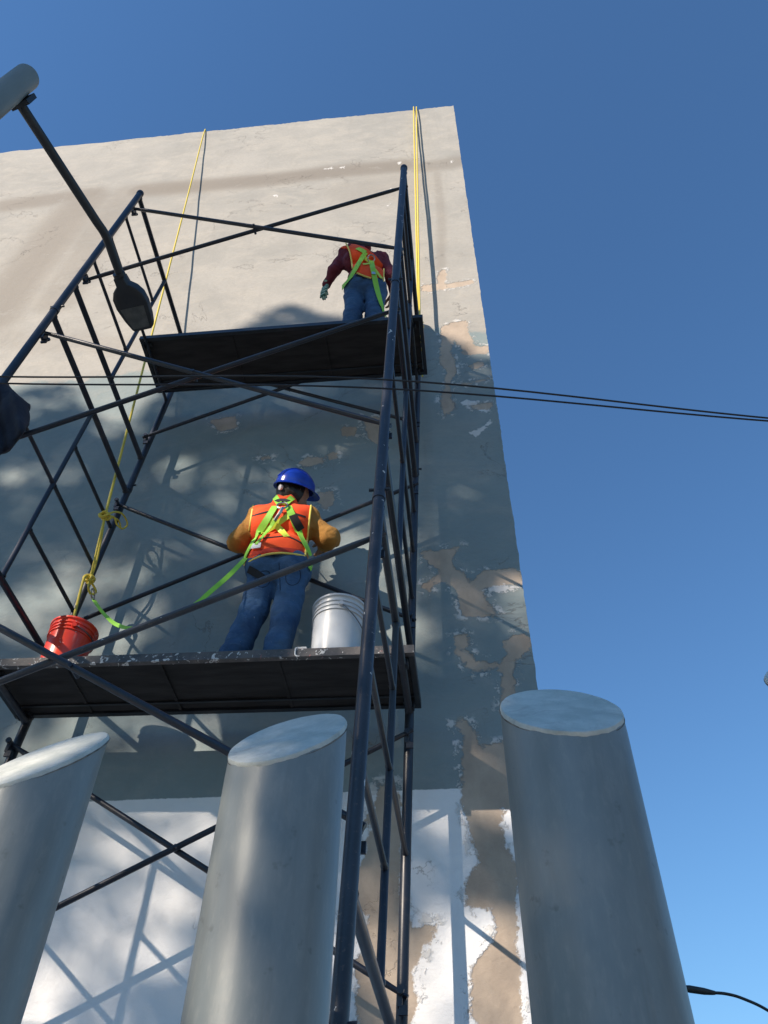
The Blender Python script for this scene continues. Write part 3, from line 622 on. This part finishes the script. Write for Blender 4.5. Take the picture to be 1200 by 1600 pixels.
def nets(fn, lo, hi, h):
    ax = [np.arange(lo[i], hi[i]+h, h, dtype=np.float32) for i in range(3)]
    G = np.stack(np.meshgrid(*ax, indexing='ij'), -1); D = fn(G).astype(np.float32); S = D < 0
    nx, ny, nz = D.shape; acc = np.zeros((nx-1, ny-1, nz-1, 3), np.float32); cnt = np.zeros((nx-1, ny-1, nz-1), np.float32)
    cross = []
    for a in range(3):
        s0 = [slice(None)]*3; s1 = [slice(None)]*3; s0[a] = slice(0, -1); s1[a] = slice(1, None); s0, s1 = tuple(s0), tuple(s1)
        C = S[s0] != S[s1]; I = np.argwhere(C); d0, d1 = D[s0][C], D[s1][C]; t = d0/(d0-d1); p = I.astype(np.float32).copy(); p[:, a] += t
        cross.append((I, S[s0][C])); b, c = [i for i in range(3) if i != a]
        for db in (0, -1):
            for dc in (0, -1):
                J = I.copy(); J[:, b] += db; J[:, c] += dc
                ok = (J >= 0).all(1) & (J < np.array([nx-1, ny-1, nz-1])).all(1); J = J[ok]
                np.add.at(acc, tuple(J.T), p[ok]); np.add.at(cnt, tuple(J.T), 1)
    act = cnt > 0; vid = -np.ones(cnt.shape, int); vid[act] = np.arange(act.sum())
    V = acc[act]/cnt[act][:, None]*h+np.array([a[0] for a in ax], np.float32); F = []
    for a in range(3):
        I, s = cross[a]; b, c = (a+1) % 3, (a+2) % 3; Q = []
        for db, dc in ((-1, -1), (0, -1), (0, 0), (-1, 0)):
            J = I.copy(); J[:, b] += db; J[:, c] += dc; J2 = np.clip(J, 0, np.array(vid.shape)-1); q = vid[tuple(J2.T)]; q[(J != J2).any(1)] = -1; Q.append(q)
        Q = np.stack(Q, 1); ok = (Q >= 0).all(1); Q = Q[ok]; s = s[ok]; Q[~s] = Q[~s][:, ::-1]; F.append(Q)
    return V, np.concatenate(F).tolist()
def march(fn, pts_px, off, start=2.6):
    d = ray(np.array([p[0] for p in pts_px], float), np.array([p[1] for p in pts_px], float)); d /= np.linalg.norm(d, axis=1)[:, None]; t = np.full(len(d), start)
    for i in range(90): t = t+np.clip(fn((CAM+d*t[:, None]).astype(np.float32))-off, -.05, .08)*.8
    P = CAM+d*t[:, None]; e = .004; N = np.stack([fn((P+np.eye(3)[i]*e).astype(np.float32))-fn((P-np.eye(3)[i]*e).astype(np.float32)) for i in range(3)], 1)
    return P, N/(np.linalg.norm(N, axis=1)[:, None]+1e-9)
def resample(pts, n):
    p = catmull([(x, y, 0) for x, y in pts], 12)[:, :2]; s = np.r_[0, np.cumsum(np.linalg.norm(np.diff(p, axis=0), axis=1))]; u = np.linspace(0, s[-1], n)
    return np.c_[np.interp(u, s, p[:, 0]), np.interp(u, s, p[:, 1])]
def ribbon_from(P, N, w, th=.003):
    P = np.array(P); w = np.broadcast_to(np.asarray(w, float), (len(P),))[:, None]; t = np.gradient(P, axis=0); t /= np.linalg.norm(t, axis=1)[:, None]+1e-9; sd = np.cross(N, t); sd /= np.linalg.norm(sd, axis=1)[:, None]+1e-9; V = []
    for a, b in ((-1, 1), (1, 1), (1, -1), (-1, -1)): V.append(P+sd*a*w/2+N*b*th/2)
    V = np.stack(V, 1).reshape(-1, 3); n = len(P); F = [(i*4+j, i*4+(j+1) % 4, i*4+4+(j+1) % 4, i*4+4+j) for i in range(n-1) for j in range(4)]+[(3, 2, 1, 0), tuple(4*n-4+j for j in range(4))]
    return MB().add(V, F)
def strap(fn, pts, w, off=.006, n=None, th=.003):
    q = resample(pts, n or max(6, int(sum(math.dist(a, b) for a, b in zip(pts[:-1], pts[1:]))/3))); P, N = march(fn, q, off)
    for _ in range(2): P[1:-1] = (P[:-2]+2*P[1:-1]+P[2:])/4; N[1:-1] = N[:-2]+2*N[1:-1]+N[2:]; N /= np.linalg.norm(N, axis=1)[:, None]
    return ribbon_from(P, N, w, th)
def pipe_on(fn, pts, r, off=.004):
    q = resample(pts, max(6, int(sum(math.dist(a, b) for a, b in zip(pts[:-1], pts[1:]))/3))); P, N = march(fn, q, off)
    for _ in range(2): P[1:-1] = (P[:-2]+2*P[1:-1]+P[2:])/4
    return MB().tube(P, r, 8)
def in_poly_px(G, poly):
    x, y = proj(G.astype(float)); P = np.array(poly, float); d = np.full(x.shape, 1e9); ins = np.zeros(x.shape, bool); n = len(P)
    for i in range(n):
        a, b = P[i], P[(i+1) % n]; e = b-a; t = np.clip(((x-a[0])*e[0]+(y-a[1])*e[1])/(e@e), 0, 1); d = np.minimum(d, np.hypot(x-a[0]-e[0]*t, y-a[1]-e[1]*t))
        ins ^= ((a[1] > y) != (b[1] > y)) & (x < (b[0]-a[0])*(y-a[1])/(b[1]-a[1]+1e-12)+a[0])
    return np.where(ins, -d, d)/240.0       # roughly metres
def cloth(name, a, b, scale=6, rough=.85, bs=220, wr=.5, wd=.006):
    t = NT(name); n = t.noise(scale, 5, .6); w = t.noise(bs, 2); f = t.noise(17, 4, .55, dist=.6)
    t.bump(t.math('ADD', f, t.math('MULTIPLY', w, .12)), wr, wd); return t.out(t.mix(t.ramp(n, .3, .7), a, b), rough, Sheen_Weight=.02)
M_SKIN = simple('skin', (.33, .19, .125), .55, var=.12, scale=10)
M_HAIR = simple('black_hair', (.012, .010, .009), .5, var=.3, scale=60, bump=.5)
M_ORANGE = cloth('vest_orange', (.90, .068, .006), (1.0, .10, .012)); M_RED = cloth('vest_red_band', (.50, .03, .012), (.58, .045, .02)); M_YEL = cloth('vest_yellow_piping', (.80, .66, .12), (.88, .74, .2))
M_LIME = cloth('harness_lime', (.26, .62, .045), (.34, .75, .07), rough=.6, wr=.2); M_TAPE = cloth('vest_lime_tape', (.55, .72, .05), (.66, .80, .08), rough=.5, wr=.2); M_BLK = cloth('black_webbing', (.012, .012, .014), (.022, .022, .025), wr=.2)
M_MUST = cloth('mustard_shirt', (.36, .165, .028), (.46, .22, .04), wr=.8, wd=.012); M_MAR = cloth('maroon_shirt', (.13, .014, .028), (.19, .024, .042), wr=.8, wd=.012)
t = NT('blue_denim'); n = t.noise(5, 5, .6); w = t.noise(300, 2); f = t.noise(15, 4, .55, dist=.8, stretch=(1, 1, 1.8)); sp = t.noise(45, 4, .6)
c = t.mix(t.ramp(n, .3, .7), (.026, .068, .155), (.05, .125, .245)); c = t.mix(t.math('MULTIPLY', t.ramp(f, .5, .8), .4), c, (.10, .19, .31)); c = t.mix(t.ramp(sp, .70, .73), c, (.35, .36, .36))
t.bump(t.math('ADD', f, t.math('MULTIPLY', w, .08)), .8, .014); M_DENIM = t.out(c, .85)
M_SEAM = simple('denim_seam', (.02, .04, .08), .9)
M_HELM = simple('helmet_blue', (.006, .035, .36), .22, var=.25, scale=14, bump=.05); M_METAL = simple('hook_metal', (.45, .44, .42), .3, 1.0)
M_BOOT = simple('boot_leather', (.05, .035, .025), .6); M_WHITE = simple('white_tag', (.75, .75, .75), .5, var=.1)

def hand_caps(wr, dirv, palm_n, side, curl=.6, s=1.0):
    d = np.array(dirv, float); d /= np.linalg.norm(d); n = np.array(palm_n, float); n -= d*(n@d); n /= np.linalg.norm(n); u = np.cross(d, n)*side
    caps = []
    for k in range(4):
        o = (k-1.5)*.019*s; caps.append((wr+u*o*.55, wr+d*.085*s+u*o, .0145*s, .0125*s))
        L = (.070, .080, .075, .058)[k]*s; p0 = wr+d*.085*s+u*o; c1 = d*math.cos(curl*.6)+n*math.sin(curl*.6); p1 = p0+c1*L*.5; c2 = d*math.cos(curl*1.5)+n*math.sin(curl*1.5); p2 = p1+c2*L*.5
        caps += [(p0, p1, .0100*s, .0092*s), (p1, p2, .0092*s, .0078*s)]
    b = wr+d*.025*s+u*(-.030*s); th = (d*.75-u*.55+n*.35); th /= np.linalg.norm(th); e = b+th*.045*s; caps += [(b, e, .0135*s, .0110*s), (e, e+(th*.7+d*.5)*.030*s, .0108*s, .0088*s)]
    return caps
def hand_mesh(caps, h=.0045):
    A = np.array([c[0] for c in caps]+[c[1] for c in caps]); return nets(lambda P: blend(P, caps, .007), A.min(0)-.03, A.max(0)+.03, h)
def head_caps(c, fwd, up):
    f = np.array(fwd, float); f /= np.linalg.norm(f); u = np.array(up, float); u -= f*(u@f); u /= np.linalg.norm(u); s = np.cross(f, u); c = np.asarray(c)
    return [(c-f*.02+u*.035, c+f*.02+u*.035, .083, .080), (c-f*.03, c+f*.03-u*.04, .076, .066), (c+f*.035-u*.075, c+f*.05-u*.095, .045, .036),
            (c+f*.090+u*.0, c+f*.112-u*.028, .008, .014), (c+f*.088-u*.062+s*.018, c+f*.088-u*.062-s*.018, .010, .010),
            (c+f*.082+u*.020+s*.04, c+f*.084+u*.022+s*.015, .013, .011), (c+f*.082+u*.020-s*.04, c+f*.084+u*.022-s*.015, .013, .011),
            (c+s*.082-u*.015, c+s*.086+u*.018-f*.008, .012, .015), (c-s*.082-u*.015, c-s*.086+u*.018-f*.008, .012, .015)], f, u, s
def bounds(caps, m=.06):
    A = np.array([c[0] for c in caps]+[c[1] for c in caps]); r = max(max(c[2], c[3]) for c in caps); return A.min(0)-r-m, A.max(0)+r+m
def merge(*ms):
    V, F = [], []
    for v, f in ms: n = sum(map(len, V)); V.append(np.asarray(v)); F += [tuple(int(i)+n for i in q) for q in f]
    return np.concatenate(V), F

def build_person(J, base, label, shirt_mat, folds_seed, g=1.0):
    J = {k: np.asarray(v, float) for k, v in J.items() if v is not None}
    mid = lambda a, b, s=.5: J[a]*(1-s)+J[b]*s
    hc, f, u, s = head_caps(J['head'], J['face'], J['up'])
    wdir = (J['sR']-J['sL']); wdir /= np.linalg.norm(wdir)
    hipc = mid('hL', 'hR'); chest = J['chest']; waist = J['waist']; neck = J['neck']
    core = [(hipc-wdir*.06, hipc+wdir*.06, .10, .10), (waist-wdir*.05, waist+wdir*.05, .095, .095), (chest-wdir*.075, chest+wdir*.075, .105, .105), (J['sL'], J['sR'], .05, .05), (chest, neck, .08, .05)]
    body = core+[(neck, J['head']-u*.05, .052, .050)]+hc
    for a in 'LR':
        body += [(J['s'+a], J['e'+a], .046, .038), (J['e'+a], J['w'+a], .038, .027), (J['h'+a], J['k'+a], .078, .052), (J['k'+a], J['a'+a], .052, .036), (J['a'+a], J['a'+a]+J['toe'], .036, .034)]
    body = [(a_, b_, ra*(g-.04 if g < 1 else 1), rb*(g-.04 if g < 1 else 1)) for a_, b_, ra, rb in body]
    lo, hi = bounds(body, .02); parts = [nets(lambda P: blend(P, body, .022), lo, hi, .0125)]
    for a, sg in (('L', 1), ('R', -1)):
        if J.get('hd'+a) is not None: parts.append(hand_mesh(hand_caps(J['w'+a], J['hd'+a], J['pn'+a], sg)))
    root = mk('person', merge(*parts), M_SKIN, base=base, auto=80); tag(root, label, 'person', 'workers in orange vests')
    # shirt
    sh = [(waist-wdir*.055, waist+wdir*.055, .118, .118), (chest-wdir*.080, chest+wdir*.080, .125, .125), (J['sL']*.96+chest*.04, J['sR']*.96+chest*.04, .068, .068), (chest, neck, .10, .072), (hipc*.35+waist*.65-wdir*.06, hipc*.35+waist*.65+wdir*.06, .118, .118)]
    for a in 'LR':
        el = J['e'+a]; wr = J['w'+a]
        sh += [(J['s'+a], el, .070, .060), (el, wr*.93+el*.07, .060, .044)]
    sh = [(a_, b_, ra*g, rb*g) for a_, b_, ra, rb in sh]
    def shirt_fn(P): return blend(P, sh, .045)+.005*fold(P, 34, folds_seed)-.015*crease(P, 34, folds_seed+1)-.005*crease(P, 80, folds_seed+2)
    lo, hi = bounds(sh); mk('shirt', nets(shirt_fn, lo, hi, .0078), shirt_mat, root, auto=80)
    # trousers
    tr = [(hipc-wdir*.065, hipc+wdir*.065, .122, .122), (hipc*.55+waist*.45-wdir*.055, hipc*.55+waist*.45+wdir*.055, .116, .116)]
    for a in 'LR': tr += [(J['h'+a], J['k'+a], .098, .078), (J['k'+a], J['a'+a]*.9+J['k'+a]*.1, .078, .076), (hipc*.3+J['h'+a]*.7-J['toe']*.25, J['h'+a]-J['toe']*.28, .085, .09)]
    tr = [(a_, b_, ra*(.5+.5*g), rb*(.5+.5*g)) for a_, b_, ra, rb in tr]
    def tr_fn(P):
        z = P[..., 2]; return blend(P, tr, .035)+.0050*fold(P*np.float32([1.1, 1.1, .8]), 30, folds_seed+5)-.008*crease(P*np.float32([1.0, 1.0, 1.25]), 32, folds_seed+6)-.004*crease(P, 70, folds_seed+7)
    def tr_cut(P): return np.maximum(tr_fn(P), P[..., 2]-(waist[2]-.015+0))
    lo, hi = bounds(tr); mk('jeans', nets(tr_cut, lo, hi, .0078), M_DENIM, root, auto=80)
    for a in 'LR':
        bt = [(J['a'+a]+[0, 0, .03], J['a'+a]-[0, 0, .03], .05, .05), (J['a'+a]-[0, 0, .04], J['a'+a]-[0, 0, .04]+J['toe'], .043, .043)]
        fz = J['a'+a][2]-.085
        lo, hi = bounds(bt, .03); mk('boot', nets(lambda P: np.maximum(blend(P, bt, .03), fz-P[..., 2]), lo, hi, .011), M_BOOT, root)
    return root, J, sh, shirt_fn, tr_fn, (f, u, s), tr

# ---- lower worker
Y1 = 3.47
J1 = dict(hL=atY(413, 893, Y1-.02), hR=atY(459, 893, Y1-.02), waist=atY(436, 868, Y1), chest=atY(441, 826, Y1+.02), neck=atY(445, 791, Y1+.03), sL=atY(405, 808, Y1+.02), sR=atY(480, 809, Y1+.02),
          eL=atY(371, 846, Y1+.03), eR=atY(514, 842, Y1+.05), kL=atY(396, 957, Y1-.01), kR=atY(446, 962, Y1-.01))
J1['wL'] = J1['eL']+np.array([.09, .19, .11]); J1['wR'] = J1['eR']+np.array([-.08, .185, .13])
pz = T((-1.05, 3.45, PLT))[2]+.002
for a, x in (('L', 357), ('R', 428)):
    p = atY(x, 1043, Y1-.03); p[2] = pz+.085; J1['a'+a] = p
J1['toe'] = np.array([.02, .15, -.01]); J1['head'] = atY(458, 774, Y1+.055); J1['face'] = (.70, .69, .12); J1['up'] = (.12, -.52, .85)
J1['hdL'] = (.3, .9, .3); J1['pnL'] = (.6, -.2, -.6); J1['hdR'] = (-.2, .9, .3); J1['pnR'] = (-.6, -.2, -.6)
P1, J1, SH1, SHF1, TRF1, (f1, u1, s1), TR1 = build_person(J1, (J1['aL']*.5+J1['aR']*.5)*[1, 1, 0]+[0, 0, pz], 'worker in blue hard hat, orange vest and yellow sleeves on lower platform', M_MUST, 21)
core1 = SH1[:5]+TR1[:2]
VPOLY1 = [(397,780),(415,777),(432,771),(445,776),(458,771),(474,779),(487,789),(484,812),(481,840),(477,870),(462,866),(440,865),(415,868),(396,876),(381,885),(384,860),(389,825)]
def vest_core1(P): return smin(blend(P, core1, .05)+.003*fold(P, 45, 77)-.006*crease(P, 30, 70), blend(P, SH1[:5], .045), .02)-.012
def vest1(P): return np.maximum(np.maximum(vest_core1(P), -(vest_core1(P)+.016)), in_poly_px(P, VPOLY1))
lo, hi = bounds(core1, .05); vst = mk('vest', nets(vest1, lo, hi, .0085), M_ORANGE, P1, auto=80)
zz2 = lambda pts: [(340+x*.18333, 720+y*.18333) for x, y in pts]
for pts in ([(397, 781), (393, 806), (389, 832), (384, 862), (381, 884)], [(486, 790), (483, 815), (480, 842), (477, 868)], [(382, 883), (398, 873), (418, 866), (440, 864), (460, 866), (476, 869)]):
    mk('piping', pipe_on(vest_core1, pts, .0065, .003), M_YEL, vst)
mk('hem_band', strap(vest_core1, zz2([(262, 800), (400, 768), (540, 755), (735, 778)]), .035, .0015, th=.002), M_RED, vst)
for pts in (zz2([(290, 472), (360, 450), (440, 430)]), zz2([(660, 452), (700, 462), (752, 480)]), zz2([(310, 668), (420, 655), (590, 638)]), zz2([(600, 645), (660, 670), (735, 712)])):
    mk('trim_band', strap(vest_core1, pts, .014, .002, th=.002), M_BLK, vst)
for pts in (zz2([(420, 470), (510, 560), (590, 645)]), zz2([(612, 462), (500, 540), (340, 645)])):
    mk('reflective_tape', strap(vest_core1, pts, .038, .004, th=.002), M_TAPE, vst)
har = mk('harness_strap', strap(vest_core1, zz2([(490, 385), (395, 540), (300, 690), (235, 815), (222, 880)]), .045, .010), M_LIME, P1)
mk('harness_strap', strap(vest_core1, zz2([(600, 385), (645, 490), (700, 620), (760, 735), (795, 810)]), .045, .010), M_LIME, P1)
mk('strap_sleeve', strap(vest_core1, zz2([(640, 462), (670, 520), (712, 590)]), .052, .013), M_BLK, P1)
for pts in (zz2([(530, 372), (505, 335), (488, 308)]), zz2([(575, 372), (610, 335), (640, 312)])): mk('harness_strap', strap(vest_core1, pts, .04, .010), M_LIME, P1)
mk('leg_strap', strap(TRF1, zz2([(800, 850), (795, 890), (785, 925)]), .035, .010), M_LIME, P1)
mk('leg_strap', strap(TRF1, [(388, 889), (402, 897), (418, 907)], .045, .006), M_BLK, P1)
for pts in ([(398, 896), (420, 892), (421, 911), (410, 918), (400, 913), (398, 896)], [(447, 890), (468, 890), (468, 908), (457, 915), (447, 909), (447, 890)], [(436, 880), (437, 900), (438, 922)]):
    mk('pocket_seam', pipe_on(TRF1, pts, .0028, .0), M_SEAM, P1)
def ring_at(fn, px, off, R, r):
    P, N = march(fn, [px], off); P, N = P[0], N[0]; a = np.cross(N, [0, 0, 1]); a /= np.linalg.norm(a); b = np.cross(N, a)
    return MB().tube([P+R*(math.cos(i*.3307)*a+math.sin(i*.3307)*b*1.1) for i in range(20)], r, 8), P, N
mk('back_pad', strap(vest_core1, zz2([(500, 345), (550, 330), (605, 345)]), .05, .012), M_BLK, P1)
d1, DP, DN = ring_at(vest_core1, zz2([(552, 382)])[0], .022, .034, .006); mk('d_ring', d1, M_METAL, P1)
Ph, Nh = march(vest_core1, zz2([(555, 400), (530, 445), (500, 490), (488, 512)]), .026); hk = MB(); hk.tube(catmull(Ph, 5), [.011]*16, 8); mk('snap_hook', hk, M_METAL, P1)
mk('lanyard_end', strap(vest_core1, zz2([(490, 505), (430, 590), (370, 660), (325, 712)]), .022, .018), M_LIME, P1)
mk('white_patch', strap(vest_core1, zz2([(290, 728), (330, 724), (368, 718)]), .042, .016, n=6), M_WHITE, P1)
# hair and helmet
hcap = [(J1['head']-f1*.03-u1*.01, J1['head']-f1*.045-u1*.05, .085, .065), (J1['head']+u1*.03, J1['head']-f1*.03+u1*.02, .09, .09), (J1['head']-f1*.02-s1*.045-u1*.02, J1['head']-f1*.02+s1*.045-u1*.02, .058, .058)]
lo, hi = bounds(hcap, .03); mk('hair', nets(lambda P: np.maximum(blend(P, hcap, .03)+.004*fold(P, 130, 5), (P-J1['head'].astype(np.float32))@(f1-.2*u1).astype(np.float32)-.03), lo, hi, .008), M_HAIR, P1)
hu1 = u1*.99-f1*.06; hu1 /= np.linalg.norm(hu1); hf1 = np.cross(s1, hu1)*-1; hf1 = f1-hu1*(f1@hu1); hf1 /= np.linalg.norm(hf1)
HC = J1['head']+u1*.045; V = []; nseg = 48; th = np.arange(nseg)*2*math.pi/nseg
def hring(rx, ry, z, peak=0.0): return np.array([HC+s1*rx*math.sin(a)+hf1*(ry*math.cos(a)+peak*max(0, math.cos(a))**1.5)+hu1*(z-peak*.25*max(0, math.cos(a))**2) for a in th])
rings = [hring(.131, .152, -.008, .038), hring(.132, .153, -.003, .039), hring(.122, .145, .004), hring(.119, .142, .012)]
for i in range(1, 11):
    e = i/11*math.pi/2; rings.append(hring(.119*math.cos(e), .142*math.cos(e), .012+.128*math.sin(e)))
inner = [hring(.110, .132, .0), hring(.126, .147, -.008, .034)]
allr = inner+rings; V = np.concatenate(allr); F = [(i*nseg+j, i*nseg+(j+1) % nseg, (i+1)*nseg+(j+1) % nseg, (i+1)*nseg+j) for i in range(len(allr)-1) for j in range(nseg)]
F.append(tuple((len(allr)-1)*nseg+j for j in range(nseg)))
helm = mk('hard_hat', (V, F), M_HELM, P1, auto=35)
for off in (-.03, 0, .03):
    rp = [HC+s1*off+hf1*(.142*math.cos(e)*math.sqrt(max(0, 1-(off/.119)**2)))+hu1*(.013+.128*math.sin(e)*math.sqrt(1-(off/.119)**2)) for e in np.linspace(.35, math.pi-.35, 20)]
    mk('shell_ridge', MB().tube(rp, .006, 8), M_HELM, helm)
mk('headband_knob', MB().tube([HC-hf1*.112-hu1*.035+s1*.03, HC-hf1*.128-hu1*.037+s1*.03], .02, 12), M_WHITE, helm)
# lanyard from the harness down to the knotted rope
A = march(vest_core1, [(384, 872)], .012)[0][0]
lp = [A, atY(360, 897, 3.30), atY(335, 919, 3.22), atY(308, 941, 3.17), atY(272, 959, 3.17), atY(237, 972, 3.22), atY(205, 981, 3.30), atY(182, 976, 3.38), atY(166, 963, 3.46), atY(155, 950, 3.50), lX(147, 938, XL+.09)]
lp = catmull(lp, 8); N = np.zeros_like(lp); N[:, 0] = np.sin(np.linspace(0, 9, len(lp)))*.6; N[:, 1] = -1; N[:, 2] = np.cos(np.linspace(0, 7, len(lp)))*.5; tl = np.gradient(lp, axis=0); tl /= np.linalg.norm(tl, axis=1)[:, None]; N -= tl*(N*tl).sum(1)[:, None]; N /= np.linalg.norm(N, axis=1)[:, None]
lan = thing('lanyard', A, 'lime green lanyard strap from worker\'s harness to the knotted yellow rope', 'lanyard')
mk('strap', ribbon_from(lp, N, np.interp(np.linspace(0, 1, len(lp)), [0, .25, .32, .58, .68, 1], [.032, .026, .012, .012, .026, .024]), .003), M_LIME, lan)
mk('carabiner', MB().tube(catmull([lX(147, 938, XL+.09), lX(143.5, 933, XL+.085), lX(142, 924, XL+.08), lX(145, 920, XL+.08), lX(147.5, 926, XL+.085), lX(147, 938, XL+.09)], 6), .0055, 8), M_METAL, lan)

# ---- upper worker
z1c = lambda x, y: (470+x*.18333, 360+y*.18333)
pu = T((-.62, 3.25, PUT))[2]+.002
J2 = dict(hL=atY(554, 456, 3.27), hR=atY(588, 456, 3.27), waist=atY(571, 436, 3.24), chest=atY(566, 412, 3.22), neck=atY(560, 388, 3.225), sL=atY(540, 397, 3.21), sR=atY(596, 405, 3.23), eL=atY(521, 424, 3.26), eR=atY(612, 433, 3.27), kL=atY(551, 494, 3.27), kR=atY(585, 494, 3.27))
J2['wL'] = atY(510, 445, 3.36); J2['wR'] = atY(613, 458, 3.36)
for a, dx in (('L', -.02), ('R', .02)):
    p = J2['k'+a]+np.array([dx, .0, 0]); p[2] = pu+.085; J2['a'+a] = p
J2['toe'] = np.array([.0, .15, -.01]); J2['head'] = J2['neck']+np.array([.02, .17, .055]); J2['face'] = (.05, .6, -.8); J2['up'] = (0, .8, .55)
J2['hdR'] = (-.1, .6, -.8); J2['pnR'] = (-.6, -.2, -.6)
print('J2', {k: np.round(v, 2) for k, v in J2.items() if v is not None and k[0] in 'hwcnsek'}, pu)
P2, J2, SH2, SHF2, TRF2, (f2, u2, s2), TR2 = build_person(J2, (J2['aL']*.5+J2['aR']*.5)*[1, 1, 0]+[0, 0, pu], 'worker in maroon sleeves, orange vest and striped glove on upper platform', M_MAR, 51, .88)
core2 = [(a_, b_, ra*1.12, rb*1.12) for a_, b_, ra, rb in SH2[:5]]+TR2[:2]
VPOLY2 = [z1c(x, y) for x, y in [(330,150),(375,108),(470,118),(560,150),(640,215),(700,290),(712,350),(700,535),(655,440),(600,408),(520,385),(478,362),(440,325),(425,220),(400,160)]]
def vest_core2(P): return smin(blend(P, core2, .05)+.003*fold(P, 45, 78)-.006*crease(P, 30, 71), blend(P, SH2[:5], .045), .02)-.012
def vest2(P): return np.maximum(np.maximum(vest_core2(P), -(vest_core2(P)+.016)), in_poly_px(P, VPOLY2)*1.3)
lo, hi = bounds(core2, .05); vs2 = mk('vest', nets(vest2, lo, hi, .0085), M_ORANGE, P2, auto=80)
MS = lambda pts: [z1c(x, y) for x, y in pts]
for pts in (MS([(385, 112), (412, 165), (430, 240), (440, 322)]), MS([(478, 362), (530, 385), (600, 408)]), MS([(708, 330), (704, 420), (698, 525)])): mk('piping', pipe_on(lambda P: np.minimum(vest_core2(P), SHF2(P)), pts, .007, .003), M_YEL, vs2)
both2 = lambda P: np.minimum(np.minimum(vest_core2(P), SHF2(P)), TRF2(P))
for pts in (MS([(552, 188), (490, 285), (425, 395), (352, 488)]), MS([(600, 255), (622, 365), (650, 500), (690, 640), (722, 735)])): mk('harness_strap', strap(both2, pts, .045, .010), M_LIME, P2)
for pts in (MS([(530, 288), (590, 280)]), MS([(540, 230), (590, 270)]), MS([(630, 330), (690, 410)])): mk('harness_strap', strap(both2, pts, .03, .008), M_TAPE, P2)
mk('harness_strap', strap(both2, MS([(552, 188), (515, 165), (480, 150)]), .04, .010), M_LIME, P2)
d2, DP, DN = ring_at(both2, z1c(600, 240), .02, .03, .006); mk('d_ring', d2, M_METAL, P2)
mk('strap_buckle', strap(both2, MS([(605, 362), (635, 366)]), .03, .016, n=5, th=.006), M_METAL, P2)
hc2 = [(J2['neck']+[-.05, .0, .0], J2['neck']+[.06, .0, .0], .062, .062), (J2['neck']+[0, .03, .01], J2['head']+[0, .0, .02], .075, .11)]
lo, hi = bounds(hc2, .03); mk('hood', nets(lambda P: blend(P, hc2, .04)+.006*fold(P, 60, 9), lo, hi, .0095), M_MAR, P2, auto=80)
t = NT('striped_glove'); wv = t.n('TexWave'); wv.inputs['Scale'].default_value = 14; wv.inputs['Distortion'].default_value = 1.5; mp = t.n('Mapping'); mp.inputs['Rotation'].default_value = (0, R_(60), 0); t.L(t.tc.outputs['Object'], mp.inputs[0]); t.L(mp.outputs[0], wv.inputs[0])
M_GLOVE = t.out(t.mix(t.ramp(wv.outputs['Fac'], .35, .6), (.05, .16, .115), (.36, .52, .42)), .8)
dv = atY(501, 468, J2['wL'][1]+.02)-J2['wL']
gc = hand_caps(J2['wL'], dv, (.5, .6, .1), 1, .5, 1.12)+[(J2['wL']*.75+J2['eL']*.25, J2['wL'], .040, .033)]
mk('glove', hand_mesh(gc, .005), M_GLOVE, P2, auto=80)

# ------------------------------------------------------------------ navy jacket hung on the left front leg
M_NAVY = cloth('navy_cloth', (.003, .005, .014), (.006, .009, .024), wr=.6, wd=.01)
jc = lambda x, y, Y: T(lplane(x, y, 1, Y))
JP = [(-110, 575), (-20, 590), (10, 597), (25, 615), (48, 632), (46, 664), (27, 690), (16, 705), (-6, 716), (-60, 735), (-110, 740)]
JY = jc(-10, 650, YF)[1]
def jfn(P):
    x, z = P[..., 0], P[..., 2]
    q = x*np.float32(.93)+z*np.float32(.36)
    yy = P[..., 1]-JY-.028*np.sin(q*34+.8*np.sin(z*9))-.014*np.sin(q*71+1.3+z*5)-.012*fold(P, 22, 31)
    a = in_poly_px(P, JP)*.62+.004*fold(P, 60, 8); b = np.abs(yy)-.040
    return -smin(-a, -b, .03)
_b = np.array([jc(x, y, YF+e) for x, y in JP for e in (-.15, .15)]); lo, hi = _b.min(0)-.05, _b.max(0)+.05
tag(mk('jacket', nets(jfn, lo, hi, .010), M_NAVY, base=jc(-10, 660, YF), auto=80), 'dark navy jacket hanging on the scaffold at the left edge', 'jacket')

for o in bpy.data.objects:
    if '_o' in o: del o['_o']
